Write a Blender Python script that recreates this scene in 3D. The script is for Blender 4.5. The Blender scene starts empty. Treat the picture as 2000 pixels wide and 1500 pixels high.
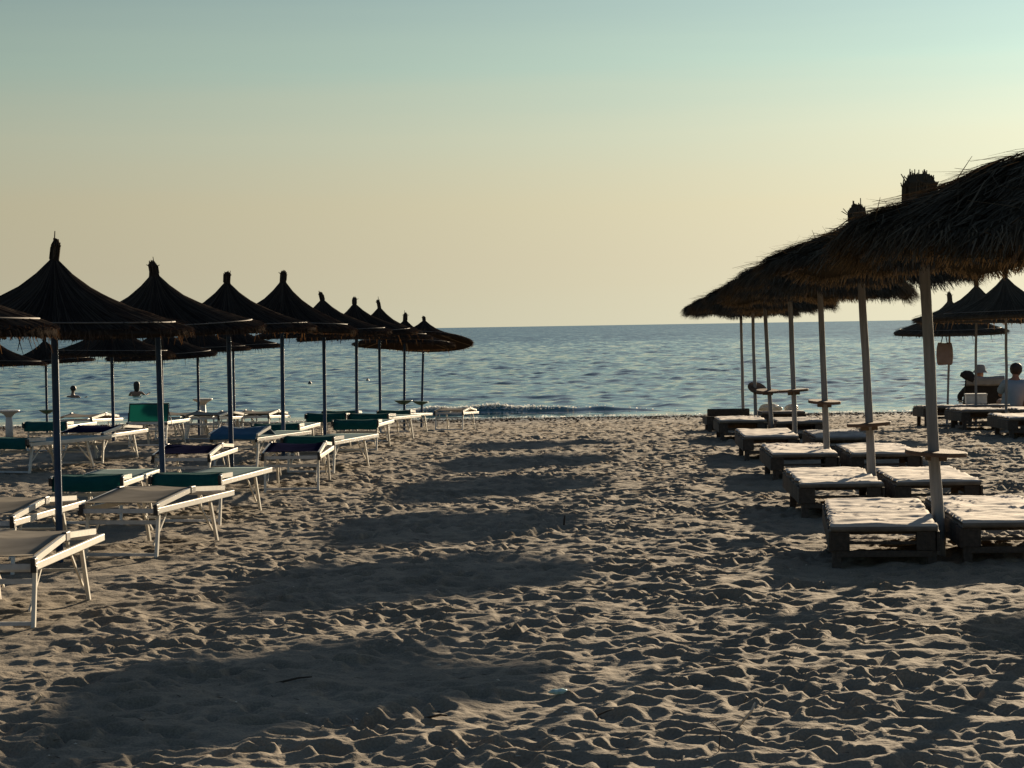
import bpy, bmesh, math, random
import numpy as np
from mathutils import Vector, Matrix, Euler

R = math.radians
SC = bpy.context.scene
COL = SC.collection

# ------------------------------------------------------------------ camera
cam_d = bpy.data.cameras.new("camera")
cam_d.sensor_width = 36.0
cam_d.lens = 80.1
cam_d.clip_start = 0.05
cam_d.clip_end = 90000.0
cam = bpy.data.objects.new("camera", cam_d)
COL.objects.link(cam)
cam.matrix_world = (Matrix.Translation((0, 0, 1.7)) @ Matrix.Rotation(R(90 - 1.442), 4, 'X')
                    @ Matrix.Rotation(R(-0.94), 4, 'Z'))
SC.camera = cam

# ------------------------------------------------------------------ sky and sun
EXPOSURE = 1.05
SUN_AZ, SUN_EL = 23.2, 11.2            # degrees right of the view axis (+Y), and above the horizon
world = bpy.data.worlds.new("World")
SC.world = world
world.use_nodes = True
wt = world.node_tree
wt.nodes.clear()


def wn(kind, **kw):
    n = wt.nodes.new(kind)
    for k, v in kw.items():
        setattr(n, k, v)
    return n


w_out = wn("ShaderNodeOutputWorld")
w_bg = wn("ShaderNodeBackground")
w_bg.inputs["Strength"].default_value = 0.05
sky = wn("ShaderNodeTexSky", sky_type='NISHITA', sun_disc=False)
sky.sun_elevation = R(SUN_EL)
sky.sun_rotation = R(SUN_AZ)
sky.altitude = 0
sky.air_density = 1.0
sky.dust_density = 1.5
sky.ozone_density = 2.0
to_sun = Vector((math.sin(R(SUN_AZ)) * math.cos(R(SUN_EL)), math.cos(R(SUN_AZ)) * math.cos(R(SUN_EL)), math.sin(R(SUN_EL))))


def wmath(op, a, b=None, clamp=False):
    n = wn("ShaderNodeMath", operation=op, use_clamp=clamp)
    for i, v in enumerate((a, b)):
        if v is None:
            continue
        if isinstance(v, (int, float)):
            n.inputs[i].default_value = v
        else:
            wt.links.new(v, n.inputs[i])
    return n.outputs[0]


def lin(c):
    return tuple(((v / 255) / 12.92 if v / 255 <= 0.04045 else ((v / 255 + 0.055) / 1.055) ** 2.4) for v in c)


# the haze low over the sea: a layer a few degrees deep, warm below and grey-green above, brighter towards the sun
w_tc = wn("ShaderNodeTexCoord")
w_sep = wn("ShaderNodeSeparateXYZ")
wt.links.new(w_tc.outputs["Generated"], w_sep.inputs[0])
w_streak_map = wn("ShaderNodeMapping")
w_streak_map.inputs["Scale"].default_value = (2.2, 2.2, 46.0)
wt.links.new(w_tc.outputs["Generated"], w_streak_map.inputs[0])
w_streak = wn("ShaderNodeTexNoise")
w_streak.inputs["Scale"].default_value = 1.6
w_streak.inputs["Detail"].default_value = 4.0
wt.links.new(w_streak_map.outputs[0], w_streak.inputs["Vector"])
w_ramp = wn("ShaderNodeValToRGB")
er = w_ramp.color_ramp
er.interpolation = 'LINEAR'
stops = [(0.0, (214, 208, 180)), (0.028, (213, 204, 174)), (0.052, (213, 205, 173)), (0.085, (203, 207, 182)),
         (0.115, (180, 201, 186)), (0.145, (163, 186, 181)), (0.30, (130, 163, 174))]
while len(er.elements) < len(stops):
    er.elements.new(0.5)
for e, (p, c) in zip(er.elements, stops):
    e.position = p / 0.30
    e.color = (*lin(c), 1)
w_el = wmath('ADD', w_sep.outputs["Z"], wmath('MULTIPLY', wmath('SUBTRACT', w_streak.outputs["Fac"], 0.5), 0.017))
wt.links.new(wmath('DIVIDE', w_el, 0.30, True), w_ramp.inputs[0])
w_dot = wn("ShaderNodeVectorMath", operation='DOT_PRODUCT')
wt.links.new(w_tc.outputs["Generated"], w_dot.inputs[0])
w_dot.inputs[1].default_value = to_sun
w_ang = wmath('ARCCOSINE', wmath('MINIMUM', w_dot.outputs["Value"], 1.0))
w_glow = wmath('ADD', wmath('MULTIPLY', wmath('EXPONENT', wmath('DIVIDE', wmath('SUBTRACT', R(24), w_ang), R(22))), 0.62), 0.38)
w_haze = wn("ShaderNodeVectorMath", operation='SCALE')
wt.links.new(w_ramp.outputs[0], w_haze.inputs[0])
wt.links.new(wmath('MULTIPLY', w_glow, 1 / 0.05 / 2 ** EXPOSURE), w_haze.inputs["Scale"])
w_thick = wn("ShaderNodeMapRange", interpolation_type='SMOOTHSTEP')
w_thick.inputs["From Min"].default_value = 0.14
w_thick.inputs["From Max"].default_value = 0.55
w_thick.inputs["To Min"].default_value = 1.0
w_thick.inputs["To Max"].default_value = 0.0
wt.links.new(w_sep.outputs["Z"], w_thick.inputs["Value"])
w_mix = wn("ShaderNodeMix", data_type='RGBA')
wt.links.new(w_thick.outputs[0], w_mix.inputs["Factor"])
wt.links.new(sky.outputs[0], w_mix.inputs["A"])
wt.links.new(w_haze.outputs[0], w_mix.inputs["B"])
wt.links.new(w_mix.outputs["Result"], w_bg.inputs["Color"])
wt.links.new(w_bg.outputs[0], w_out.inputs["Surface"])

sun_d = bpy.data.lights.new("sun", 'SUN')
sun_d.energy = 5.0
sun_d.angle = R(0.6)
sun_d.color = (1.0, 0.80, 0.55)
sun = bpy.data.objects.new("sun", sun_d)
COL.objects.link(sun)
sun.rotation_euler = to_sun.to_track_quat('Z', 'Y').to_euler()
sun.location = (20, 40, 20)

SC.view_settings.view_transform = 'Standard'
SC.view_settings.look = 'None'
SC.view_settings.gamma = 1.0
SC.view_settings.use_curve_mapping = False
SC.view_settings.exposure = EXPOSURE
SC.render.engine = 'CYCLES'
SC.cycles.max_bounces = 6


# ------------------------------------------------------------------ helpers
def mat(name):
    m = bpy.data.materials.new(name)
    m.use_nodes = True
    nt = m.node_tree
    return m, nt, nt.nodes["Principled BSDF"]


def node(nt, kind, **kw):
    n = nt.nodes.new(kind)
    for k, v in kw.items():
        setattr(n, k, v)
    return n


def simple_mat(name, col, rough=0.6, var=0.25, scale=14.0, metallic=0.0, bump=0.0, bump_scale=60.0, translucent=None,
               stretch=(1, 1, 1), spec=0.5, per_object=0.0):
    """colour with blotchy wear, fine relief, and optionally light passing through thin stuff"""
    m, nt, b = mat(name)
    L = nt.links
    tc = node(nt, "ShaderNodeTexCoord")
    mp = node(nt, "ShaderNodeMapping")
    mp.inputs["Scale"].default_value = stretch
    L.new(tc.outputs["Object"], mp.inputs[0])
    nz = node(nt, "ShaderNodeTexNoise")
    nz.inputs["Scale"].default_value = scale
    nz.inputs["Detail"].default_value = 6
    L.new(mp.outputs[0], nz.inputs["Vector"])
    rp = node(nt, "ShaderNodeValToRGB")
    c = Vector(col)
    rp.color_ramp.elements[0].position = 0.3
    rp.color_ramp.elements[1].position = 0.7
    rp.color_ramp.elements[0].color = (*(c * (1 - var)), 1)
    rp.color_ramp.elements[1].color = (*(c * (1 + var)), 1)
    L.new(nz.outputs["Fac"], rp.inputs[0])
    out = rp.outputs[0]
    if per_object:
        oi = node(nt, "ShaderNodeObjectInfo")
        mr = node(nt, "ShaderNodeMapRange")
        mr.inputs["To Min"].default_value = 1 - per_object
        mr.inputs["To Max"].default_value = 1 + per_object
        L.new(oi.outputs["Random"], mr.inputs["Value"])
        vm = node(nt, "ShaderNodeVectorMath", operation='SCALE')
        L.new(out, vm.inputs[0])
        L.new(mr.outputs[0], vm.inputs["Scale"])
        out = vm.outputs[0]
    L.new(out, b.inputs["Base Color"])
    b.inputs["Roughness"].default_value = rough
    b.inputs["Metallic"].default_value = metallic
    b.inputs["Specular IOR Level"].default_value = spec
    if bump:
        n2 = node(nt, "ShaderNodeTexNoise")
        n2.inputs["Scale"].default_value = bump_scale
        n2.inputs["Detail"].default_value = 4
        L.new(mp.outputs[0], n2.inputs["Vector"])
        bp = node(nt, "ShaderNodeBump")
        bp.inputs["Strength"].default_value = bump
        bp.inputs["Distance"].default_value = 0.01
        L.new(n2.outputs["Fac"], bp.inputs["Height"])
        L.new(bp.outputs[0], b.inputs["Normal"])
    if translucent:
        tr = node(nt, "ShaderNodeBsdfTranslucent")
        tr.inputs["Color"].default_value = (*translucent[:3], 1)
        mx = node(nt, "ShaderNodeMixShader")
        mx.inputs[0].default_value = translucent[3]
        L.new(b.outputs[0], mx.inputs[1])
        L.new(tr.outputs[0], mx.inputs[2])
        L.new(mx.outputs[0], nt.nodes["Material Output"].inputs[0])
    return m


class MB:
    """collects shapes, then becomes one mesh"""

    def __init__(self):
        self.v, self.f = [], []

    def add(self, vs, fs):
        o = len(self.v)
        self.v += [tuple(p) for p in vs]
        self.f += [tuple(i + o for i in q) for q in fs]

    def box(self, lo, hi, m=None):
        x0, y0, z0 = lo
        x1, y1, z1 = hi
        vs = [Vector(p) for p in ((x0, y0, z0), (x1, y0, z0), (x1, y1, z0), (x0, y1, z0), (x0, y0, z1), (x1, y0, z1), (x1, y1, z1), (x0, y1, z1))]
        if m is not None:
            vs = [m @ p for p in vs]
        self.add(vs, [(0, 3, 2, 1), (4, 5, 6, 7), (0, 1, 5, 4), (1, 2, 6, 5), (2, 3, 7, 6), (3, 0, 4, 7)])

    def bar(self, a, b, w, h, up=(0, 0, 1)):
        """square section bar from a to b, w across, h along up"""
        a, b = Vector(a), Vector(b)
        d = (b - a)
        L = d.length
        d.normalize()
        s = d.cross(Vector(up)).normalized()
        u = s.cross(d).normalized()
        M = Matrix((s, d, u)).transposed().to_4x4()
        M.translation = a
        self.box((-w / 2, 0, -h / 2), (w / 2, L, h / 2), M)

    def tube(self, pts, rad, n=8, caps=True):
        pts = [Vector(p) for p in pts]
        if not isinstance(rad, (list, tuple)):
            rad = [rad] * len(pts)
        o = len(self.v)
        ref = Vector((0.31, 0.17, 0.93)).normalized()
        for i, p in enumerate(pts):
            d = (pts[min(i + 1, len(pts) - 1)] - pts[max(i - 1, 0)]).normalized()
            s = d.cross(ref)
            if s.length < 0.15:
                s = d.cross(Vector((1, 0, 0)))
            s.normalize()
            u = s.cross(d)
            for k in range(n):
                a = 2 * math.pi * k / n
                self.v.append(tuple(p + (s * math.cos(a) + u * math.sin(a)) * rad[i]))
        for i in range(len(pts) - 1):
            for k in range(n):
                k2 = (k + 1) % n
                self.f.append((o + i * n + k, o + i * n + k2, o + (i + 1) * n + k2, o + (i + 1) * n + k))
        if caps:
            self.f.append(tuple(o + k for k in reversed(range(n))))
            e = o + (len(pts) - 1) * n
            self.f.append(tuple(e + k for k in range(n)))

    def lathe(self, prof, n=24, c=(0, 0), jit=0.0, rng=None, cap_top=True, cap_bot=True):
        o = len(self.v)
        js = [1 + (rng.uniform(-jit, jit) if rng else 0) for _ in range(n)]
        for (r, z) in prof:
            for k in range(n):
                a = 2 * math.pi * k / n
                self.v.append((c[0] + r * js[k] * math.cos(a), c[1] + r * js[k] * math.sin(a), z))
        for i in range(len(prof) - 1):
            for k in range(n):
                k2 = (k + 1) % n
                self.f.append((o + i * n + k, o + i * n + k2, o + (i + 1) * n + k2, o + (i + 1) * n + k))
        if cap_bot:
            self.f.append(tuple(o + k for k in reversed(range(n))))
        if cap_top:
            e = o + (len(prof) - 1) * n
            self.f.append(tuple(e + k for k in range(n)))

    def torus(self, r, z, mr, n=48, m=6):
        o = len(self.v)
        for k in range(n):
            a = 2 * math.pi * k / n
            for j in range(m):
                b = 2 * math.pi * j / m
                rr = r + mr * math.cos(b)
                self.v.append((rr * math.cos(a), rr * math.sin(a), z + mr * math.sin(b)))
        for k in range(n):
            for j in range(m):
                k2, j2 = (k + 1) % n, (j + 1) % m
                self.f.append((o + k * m + j, o + k2 * m + j, o + k2 * m + j2, o + k * m + j2))

    def mesh(self, name, material, smooth=False, bevel=0.0):
        me = bpy.data.meshes.new(name)
        me.from_pydata(self.v, [], self.f)
        if bevel:
            bm = bmesh.new()
            bm.from_mesh(me)
            bmesh.ops.bevel(bm, geom=bm.edges[:], offset=bevel, segments=2, affect='EDGES', profile=0.6)
            bm.to_mesh(me)
            bm.free()
        me.materials.append(material)
        if smooth:
            me.shade_smooth()
        me.update()
        return me


def np_mesh(name, verts, quads, material, smooth=True):
    me = bpy.data.meshes.new(name)
    me.vertices.add(len(verts))
    me.vertices.foreach_set("co", np.ascontiguousarray(verts, dtype=np.float32).ravel())
    k = quads.shape[1]
    me.loops.add(quads.size)
    me.loops.foreach_set("vertex_index", np.ascontiguousarray(quads, dtype=np.int32).ravel())
    me.polygons.add(len(quads))
    me.polygons.foreach_set("loop_start", np.arange(0, quads.size, k, dtype=np.int32))
    me.update(calc_edges=True)
    me.materials.append(material)
    if smooth:
        me.shade_smooth()
    return me


def obj(name, me, parent=None, loc=(0, 0, 0), rot=(0, 0, 0), kind=None):
    o = bpy.data.objects.new(name, me)
    COL.objects.link(o)
    o.location = loc
    o.rotation_euler = rot
    if parent is not None:
        o.parent = parent
    if kind:
        o["kind"] = kind
    return o


def thing(name, label, cat, loc=(0, 0, 0), rot=(0, 0, 0), group=None, me=None):
    o = obj(name, me, None, loc, rot)
    o["label"] = label
    o["category"] = cat
    if group:
        o["group"] = group
    return o


def assemble(root, parts):
    """parts: (name, mesh, children, kind); every piece a new object sharing its mesh"""
    for p in parts:
        name, me = p[0], p[1]
        kids = p[2] if len(p) > 2 and p[2] else []
        c = obj(name, me, root)
        if len(p) > 3 and p[3]:
            c["kind"] = p[3]
        for k in kids:
            g = obj(k[0], k[1], c)
            if len(k) > 3 and k[3]:
                g["kind"] = k[3]


G_Y = [-400, 0, 32, 36, 40, 46, 50, 54, 62, 66, 74, 95, 400]
G_Z = [0.0, 0, 0, -.05, -.17, -.40, -.52, -.62, -.77, -.95, -1.5, -3.0, -9]
_gy = np.linspace(-10, 100, 1101)
_gz = np.interp(_gy, G_Y, G_Z)
_k = np.hanning(41)
_gzs = np.convolve(np.pad(_gz, 20, mode='edge'), _k / _k.sum(), mode='valid')
SEA = -0.77


def gz(y):
    return float(np.interp(y, _gy, _gzs))


def fft_noise(ny, nx, res, lmin, lmax, seed, aniso=1.0):
    """band-limited noise, unit variance"""
    r = np.random.default_rng(seed)
    f = np.fft.rfft2(r.standard_normal((ny, nx)).astype(np.float32))
    fy = np.fft.fftfreq(ny, res)[:, None]
    fx = np.fft.rfftfreq(nx, res)[None, :] * aniso
    k = np.sqrt(fx * fx + fy * fy) + 1e-9
    w = np.exp(-(k * lmin) ** 2) * (1 - np.exp(-(k * lmax) ** 2)) / k
    n = np.fft.irfft2(f * w, s=(ny, nx))
    return n / n.std()


def grid_quads(ny, nx):
    i = np.arange((ny - 1) * (nx - 1))
    r, c = i // (nx - 1), i % (nx - 1)
    a = r * nx + c
    return np.stack([a, a + 1, a + nx + 1, a + nx], 1)


# ------------------------------------------------------------------ sand
RES = 0.02
SX0, SX1, SY0, SY1 = -17.0, 17.0, 6.0, 64.0
NX, NY = int((SX1 - SX0) / RES), int((SY1 - SY0) / RES)
rng = np.random.default_rng(5)
hm = fft_noise(NY, NX, RES, 0.30, 2.2, 1).astype(np.float32) * 0.011
amp_n = fft_noise(NY, NX, 0.02, 0.9, 6.0, 3).astype(np.float32)
yy = SY0 + (np.arange(NY) + .5)[:, None] * RES
xx = SX0 + (np.arange(NX) + .5)[None, :] * RES
# raked, less trodden sand beneath the left-hand loungers
calm = np.clip((-2.15 - xx + 0.02 * (yy - 13)) / 0.7, 0, 1) * np.clip((21.0 - yy) / 4.0, 0, 1)
amp = np.clip(0.98 + 0.16 * amp_n, 0.6, 1.3) * (1 - 0.72 * calm)
n_prints = int((SX1 - SX0) * (SY1 - SY0) * 34)
pcx = rng.uniform(SX0 + .5, SX1 - .5, n_prints)
pcy = rng.uniform(SY0 + .5, SY1 - .5, n_prints)
pa = rng.uniform(0.058, 0.125, n_prints)
pb = rng.uniform(0.040, 0.070, n_prints)
pd = rng.uniform(0.018, 0.048, n_prints)
pt = rng.uniform(0, math.pi, n_prints)
for i in range(n_prints):
    a = pa[i]
    rad = a * 1.75
    j0, j1 = int((pcy[i] - rad - SY0) / RES), int((pcy[i] + rad - SY0) / RES)
    i0, i1 = int((pcx[i] - rad - SX0) / RES), int((pcx[i] + rad - SX0) / RES)
    dy = yy[j0:j1] - pcy[i]
    dx = xx[:, i0:i1] - pcx[i]
    ct, st = math.cos(pt[i]), math.sin(pt[i])
    u = (dx * ct + dy * st) / a
    v = (-dx * st + dy * ct) / pb[i]
    r2 = u * u + v * v
    w = np.clip(1.25 - r2, 0, 1)
    w = w * w * (3 - 2 * w) * 0.85
    p = hm[j0:j1, i0:i1]
    d = pd[i] * amp[min(j0, NY - 1), min(i0, NX - 1)]
    r1 = np.sqrt(r2)
    p *= (1 - w)
    p -= w * d * 0.9
    p += d * 0.34 * np.exp(-((r1 - 1.24) / 0.28) ** 2)
hm -= hm.mean()
f = np.fft.rfft2(hm)
ky = np.fft.fftfreq(NY, RES)[:, None]
kx = np.fft.rfftfreq(NX, RES)[None, :]
hm = np.fft.irfft2(f * np.exp(-2 * (math.pi * 0.0115) ** 2 * (ky * ky + kx * kx)), s=(NY, NX))
hm += fft_noise(NY, NX, RES, 0.045, 0.16, 9) * 0.0016
hm += (0.8 - np.abs(fft_noise(NY, NX, RES, 0.085, 0.42, 12, 1.7))) * 0.0085 * amp
# smoother, wet and flat towards the water
fade = np.clip((60.5 - yy) / 6.0, 0.12, 1.0)
hm *= fade


def sand_height(x, y):
    """relief sampled at points; zero outside the mapped patch"""
    fx = np.clip((x - SX0) / RES - .5, 0, NX - 1.001)
    fy = np.clip((y - SY0) / RES - .5, 0, NY - 1.001)
    ix, iy = fx.astype(int), fy.astype(int)
    tx, ty = fx - ix, fy - iy
    h = (hm[iy, ix] * (1 - tx) * (1 - ty) + hm[iy, ix + 1] * tx * (1 - ty) + hm[iy + 1, ix] * (1 - tx) * ty + hm[iy + 1, ix + 1] * tx * ty)
    edge = np.clip((x - SX0) / 1.0, 0, 1) * np.clip((SX1 - x) / 1.0, 0, 1) * np.clip((y - SY0) / .6, 0, 1) * np.clip((SY1 - y) / 1.0, 0, 1)
    return h * edge


def sand_at(x, y):
    return gz(y) + float(sand_height(np.array([x]), np.array([y]))[0])


rows = [8.2]
while rows[-1] < 63:
    y = rows[-1]
    rows.append(y + 0.016 * (y / 8.2) ** 1.0 * (1.0 if y < 20 else 0.85))
rows = np.array([-300, -60, -10, 0, 4, 6, 7, 7.6, 7.9] + rows + [66, 72, 80, 95, 150, 380]) if False else np.concatenate([[-300, -60, -10, 0, 4, 6, 7, 7.6, 7.9], rows, [64.5, 66, 72, 80, 95]])
NC = 700
us = np.linspace(-1, 1, NC)
us = np.concatenate([[-60, -20, -6, -2.2, -1.4], us, [1.4, 2.2, 6, 20, 60]])
half = 2.4 + 0.235 * np.clip(rows, 8, 70)
gx = half[:, None] * us[None, :]
gy_ = np.repeat(rows[:, None], len(us), 1)
gzv = np.interp(gy_, _gy, _gzs, left=0) + sand_height(gx.ravel(), gy_.ravel()).reshape(gx.shape)
sv = np.stack([gx, gy_, gzv], -1).reshape(-1, 3)

m_sand, nt, b = mat("sand")
L = nt.links
tc = node(nt, "ShaderNodeNewGeometry")
n1 = node(nt, "ShaderNodeTexNoise"); n1.inputs["Scale"].default_value = 1.3; n1.inputs["Detail"].default_value = 5
n2 = node(nt, "ShaderNodeTexNoise"); n2.inputs["Scale"].default_value = 90; n2.inputs["Detail"].default_value = 5
L.new(tc.outputs["Position"], n1.inputs["Vector"]); L.new(tc.outputs["Position"], n2.inputs["Vector"])
r1 = node(nt, "ShaderNodeValToRGB")
r1.color_ramp.elements[0].position = 0.3; r1.color_ramp.elements[0].color = (0.188, 0.155, 0.115, 1)
r1.color_ramp.elements[1].position = 0.7; r1.color_ramp.elements[1].color = (0.258, 0.213, 0.158, 1)
L.new(n1.outputs["Fac"], r1.inputs[0])
r2 = node(nt, "ShaderNodeMapRange"); r2.inputs["From Min"].default_value = 0.3; r2.inputs["From Max"].default_value = 0.7
r2.inputs["To Min"].default_value = 0.78; r2.inputs["To Max"].default_value = 1.2
L.new(n2.outputs["Fac"], r2.inputs["Value"])
sc1 = node(nt, "ShaderNodeVectorMath", operation='SCALE')
L.new(r1.outputs[0], sc1.inputs[0]); L.new(r2.outputs[0], sc1.inputs["Scale"])
# wet sand by the water line
sp = node(nt, "ShaderNodeSeparateXYZ"); L.new(tc.outputs["Position"], sp.inputs[0])
wet = node(nt, "ShaderNodeMapRange"); wet.inputs["From Min"].default_value = SEA + 0.03; wet.inputs["From Max"].default_value = SEA + 0.16
wet.inputs["To Min"].default_value = 1; wet.inputs["To Max"].default_value = 0
L.new(sp.outputs["Z"], wet.inputs["Value"])
mx = node(nt, "ShaderNodeMix", data_type='RGBA'); mx.inputs["B"].default_value = (0.075, 0.058, 0.045, 1)
L.new(wet.outputs[0], mx.inputs["Factor"]); L.new(sc1.outputs[0], mx.inputs["A"])
L.new(mx.outputs["Result"], b.inputs["Base Color"])
rr = node(nt, "ShaderNodeMapRange"); rr.inputs["To Min"].default_value = 0.95; rr.inputs["To Max"].default_value = 0.35
L.new(wet.outputs[0], rr.inputs["Value"]); L.new(rr.outputs[0], b.inputs["Roughness"])
b.inputs["Specular IOR Level"].default_value = 0.2
n3 = node(nt, "ShaderNodeTexNoise"); n3.inputs["Scale"].default_value = 45; n3.inputs["Detail"].default_value = 8
L.new(tc.outputs["Position"], n3.inputs["Vector"])
bp = node(nt, "ShaderNodeBump"); bp.inputs["Strength"].default_value = 0.5; bp.inputs["Distance"].default_value = 0.012
L.new(n3.outputs["Fac"], bp.inputs["Height"]); L.new(bp.outputs[0], b.inputs["Normal"])
obj("sand", np_mesh("sand", sv, grid_quads(len(rows), len(us)), m_sand), kind="structure")

# ------------------------------------------------------------------ sea
rs = [60.2]
while rs[-1] < 700:
    rs.append(rs[-1] + 0.085 * (rs[-1] / 60) ** 1.45)
rs = np.concatenate([rs, [800, 1000, 1400, 2200, 4000, 8000, 16000, 40000]])
us = np.linspace(-1, 1, 420)
us = np.concatenate([[-12, -4, -1.6, -1.2], us, [1.2, 1.6, 4, 12]])
half = 4.0 + 0.30 * rs
half[rs > 700] = 0.9 * rs[rs > 700]
wx = half[:, None] * us[None, :]
wy = np.repeat(rs[:, None], len(us), 1)
h = np.zeros_like(wx)
wr = np.random.default_rng(21)
ss = 0.085 * (rs / 60) ** 1.45
for k in range(64):
    lam = math.exp(wr.uniform(math.log(0.38), math.log(4.0)))
    th = wr.normal(0, 1.0)
    am = 0.0066 * lam ** 0.30
    kk = 2 * math.pi / lam
    ph = wr.uniform(0, 2 * math.pi)
    fade = np.clip(1.6 - ss / (lam * 0.30), 0, 1)[:, None]
    s_ = np.sin(kk * (wx * math.sin(th) + wy * math.cos(th)) + ph)
    h += am * fade * (s_ + 0.25 * s_ * s_)
h *= np.clip((wy - 60.5) / 7.0, 0.12, 1.0) * np.interp(wy, [60, 75, 120], [0.55, 0.68, 1.0]) * np.clip((800 - wy) / 500, 0, 1)
gn = np.interp(wx, np.linspace(-40, 40, 200), np.convolve(wr.standard_normal(219), np.hanning(20) / 6, mode='valid'))


def swell(yc, hgt, x0, x1, wn_, wf, wob):
    env = np.clip((wx - x0) / 2.2, 0, 1) * np.clip((x1 - wx) / 3.5, 0, 1)
    env = env * env * (3 - 2 * env)
    yc_ = yc + wob * gn + 0.03 * wx
    d = wy - yc_
    return hgt * env * np.where(d < 0, np.exp(-(d / wn_) ** 2), np.exp(-(d / wf) ** 2)), d, env


br, bd, be = swell(64.6, 0.27, -4.4, 5.2, 0.30, 1.3, 0.16)
crest = np.interp(wx, np.linspace(-30, 30, 240), 0.8 + 0.22 * np.convolve(wr.standard_normal(247), np.hanning(8) / 2.2, mode='valid'))
h += br * 0.72 * crest
for (yc, hh, x0, x1, a_, b_) in ((70.0, 0.06, -6, 26, .6, 1.5), (67.3, 0.05, -30, 24, .5, 1.2), (76.5, 0.06, -30, 12, .8, 1.8), (84, 0.05, -6, 40, .9, 2.0)):
    s_, _, _ = swell(yc, hh, x0, x1, a_, b_, 0.5)
    h += s_
foam = np.clip(1.0 - np.abs(bd - 0.02) / 0.22, 0, 1) * be * np.clip((1.0 - wx) / 3.0, 0.05, 1) * np.clip((wx + 3.4) / 1.0, 0.1, 1)
foam = np.maximum(foam, 0.52 * be * np.clip(1 - np.abs(bd + 0.15) / 0.5, 0, 1) * np.clip((1.5 - wx) / 3.0, 0.2, 1))
foam = np.maximum(foam, 0.66 * np.clip(1 - (wy - 60.6 - 0.5 * gn) / 1.6, 0, 1))
foam = np.maximum(foam, 0.40 * be * np.clip(1 - np.abs(bd + 1.2) / 1.4, 0, 1))
sv = np.stack([wx, wy, SEA + h], -1).reshape(-1, 3)
m_sea, nt, b = mat("sea_water")
L = nt.links
geo = node(nt, "ShaderNodeNewGeometry")
b.inputs["Base Color"].default_value = (0.045, 0.130, 0.145, 1)
b.inputs["Roughness"].default_value = 0.10
b.inputs["IOR"].default_value = 1.33
mpn = node(nt, "ShaderNodeMapping"); mpn.inputs["Scale"].default_value = (0.55, 1.0, 1.0)
L.new(geo.outputs["Position"], mpn.inputs[0])
gn_ = geo.outputs["Normal"]
ps0 = node(nt, "ShaderNodeSeparateXYZ"); L.new(geo.outputs["Position"], ps0.inputs[0])
calm_n = node(nt, "ShaderNodeMapRange"); calm_n.inputs["From Min"].default_value = 60; calm_n.inputs["From Max"].default_value = 150
calm_n.inputs["To Min"].default_value = 0.5; calm_n.inputs["To Max"].default_value = 1.0
L.new(ps0.outputs["Y"], calm_n.inputs["Value"])
acc = None
for (scl, amt, det) in ((0.11, 0.13, 4), (0.9, 0.15, 3), (3.6, 0.25, 4)):
    nz = node(nt, "ShaderNodeTexNoise"); nz.inputs["Scale"].default_value = scl; nz.inputs["Detail"].default_value = det
    L.new(mpn.outputs[0], nz.inputs["Vector"])
    su = node(nt, "ShaderNodeVectorMath", operation='SUBTRACT'); su.inputs[1].default_value = (0.5, 0.5, 0.5)
    L.new(nz.outputs["Color"], su.inputs[0])
    mu = node(nt, "ShaderNodeVectorMath", operation='MULTIPLY'); mu.inputs[1].default_value = (amt * 0.7, amt * 1.3, 0)
    L.new(su.outputs[0], mu.inputs[0])
    ad = node(nt, "ShaderNodeVectorMath", operation='ADD')
    ml = node(nt, "ShaderNodeVectorMath", operation='SCALE'); L.new(mu.outputs[0], ml.inputs[0]); L.new(calm_n.outputs[0], ml.inputs["Scale"])
    L.new(ml.outputs[0], ad.inputs[0])
    L.new(acc if acc is not None else gn_, ad.inputs[1])
    acc = ad.outputs[0]
# far out mostly the wave faces turned to the shore are in sight
ps = node(nt, "ShaderNodeSeparateXYZ"); L.new(geo.outputs["Position"], ps.inputs[0])
bi = node(nt, "ShaderNodeMapRange"); bi.inputs["From Min"].default_value = 70; bi.inputs["From Max"].default_value = 420
bi.inputs["To Min"].default_value = 0.01; bi.inputs["To Max"].default_value = -0.15
L.new(ps.outputs["Y"], bi.inputs["Value"])
cb = node(nt, "ShaderNodeCombineXYZ"); L.new(bi.outputs[0], cb.inputs["Y"])
ad2 = node(nt, "ShaderNodeVectorMath", operation='ADD'); L.new(acc, ad2.inputs[0]); L.new(cb.outputs[0], ad2.inputs[1])
acc = ad2.outputs[0]
for (sxy, scl_, amt_) in (((1.5, 0.26, 1), 1.0, 0.30), ((0.55, 0.06, 1), 1.0, 0.26)):
    mc = node(nt, "ShaderNodeMapping"); mc.inputs["Scale"].default_value = sxy
    L.new(geo.outputs["Position"], mc.inputs[0])
    nc = node(nt, "ShaderNodeTexNoise"); nc.inputs["Scale"].default_value = scl_; nc.inputs["Detail"].default_value = 3
    L.new(mc.outputs[0], nc.inputs["Vector"])
    sb = node(nt, "ShaderNodeVectorMath", operation='SUBTRACT'); sb.inputs[1].default_value = (0.5, 0.5, 0.5); L.new(nc.outputs["Color"], sb.inputs[0])
    mm = node(nt, "ShaderNodeVectorMath", operation='MULTIPLY'); mm.inputs[1].default_value = (amt_ * 0.4, amt_, 0); L.new(sb.outputs[0], mm.inputs[0])
    m3 = node(nt, "ShaderNodeVectorMath", operation='SCALE'); L.new(mm.outputs[0], m3.inputs[0]); L.new(calm_n.outputs[0], m3.inputs["Scale"])
    a3 = node(nt, "ShaderNodeVectorMath", operation='ADD'); L.new(m3.outputs[0], a3.inputs[0]); L.new(acc, a3.inputs[1])
    acc = a3.outputs[0]
nn = node(nt, "ShaderNodeVectorMath", operation='NORMALIZE')
L.new(acc, nn.inputs[0]); L.new(nn.outputs[0], b.inputs["Normal"])
fa = node(nt, "ShaderNodeAttribute"); fa.attribute_name = "foam"
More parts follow.
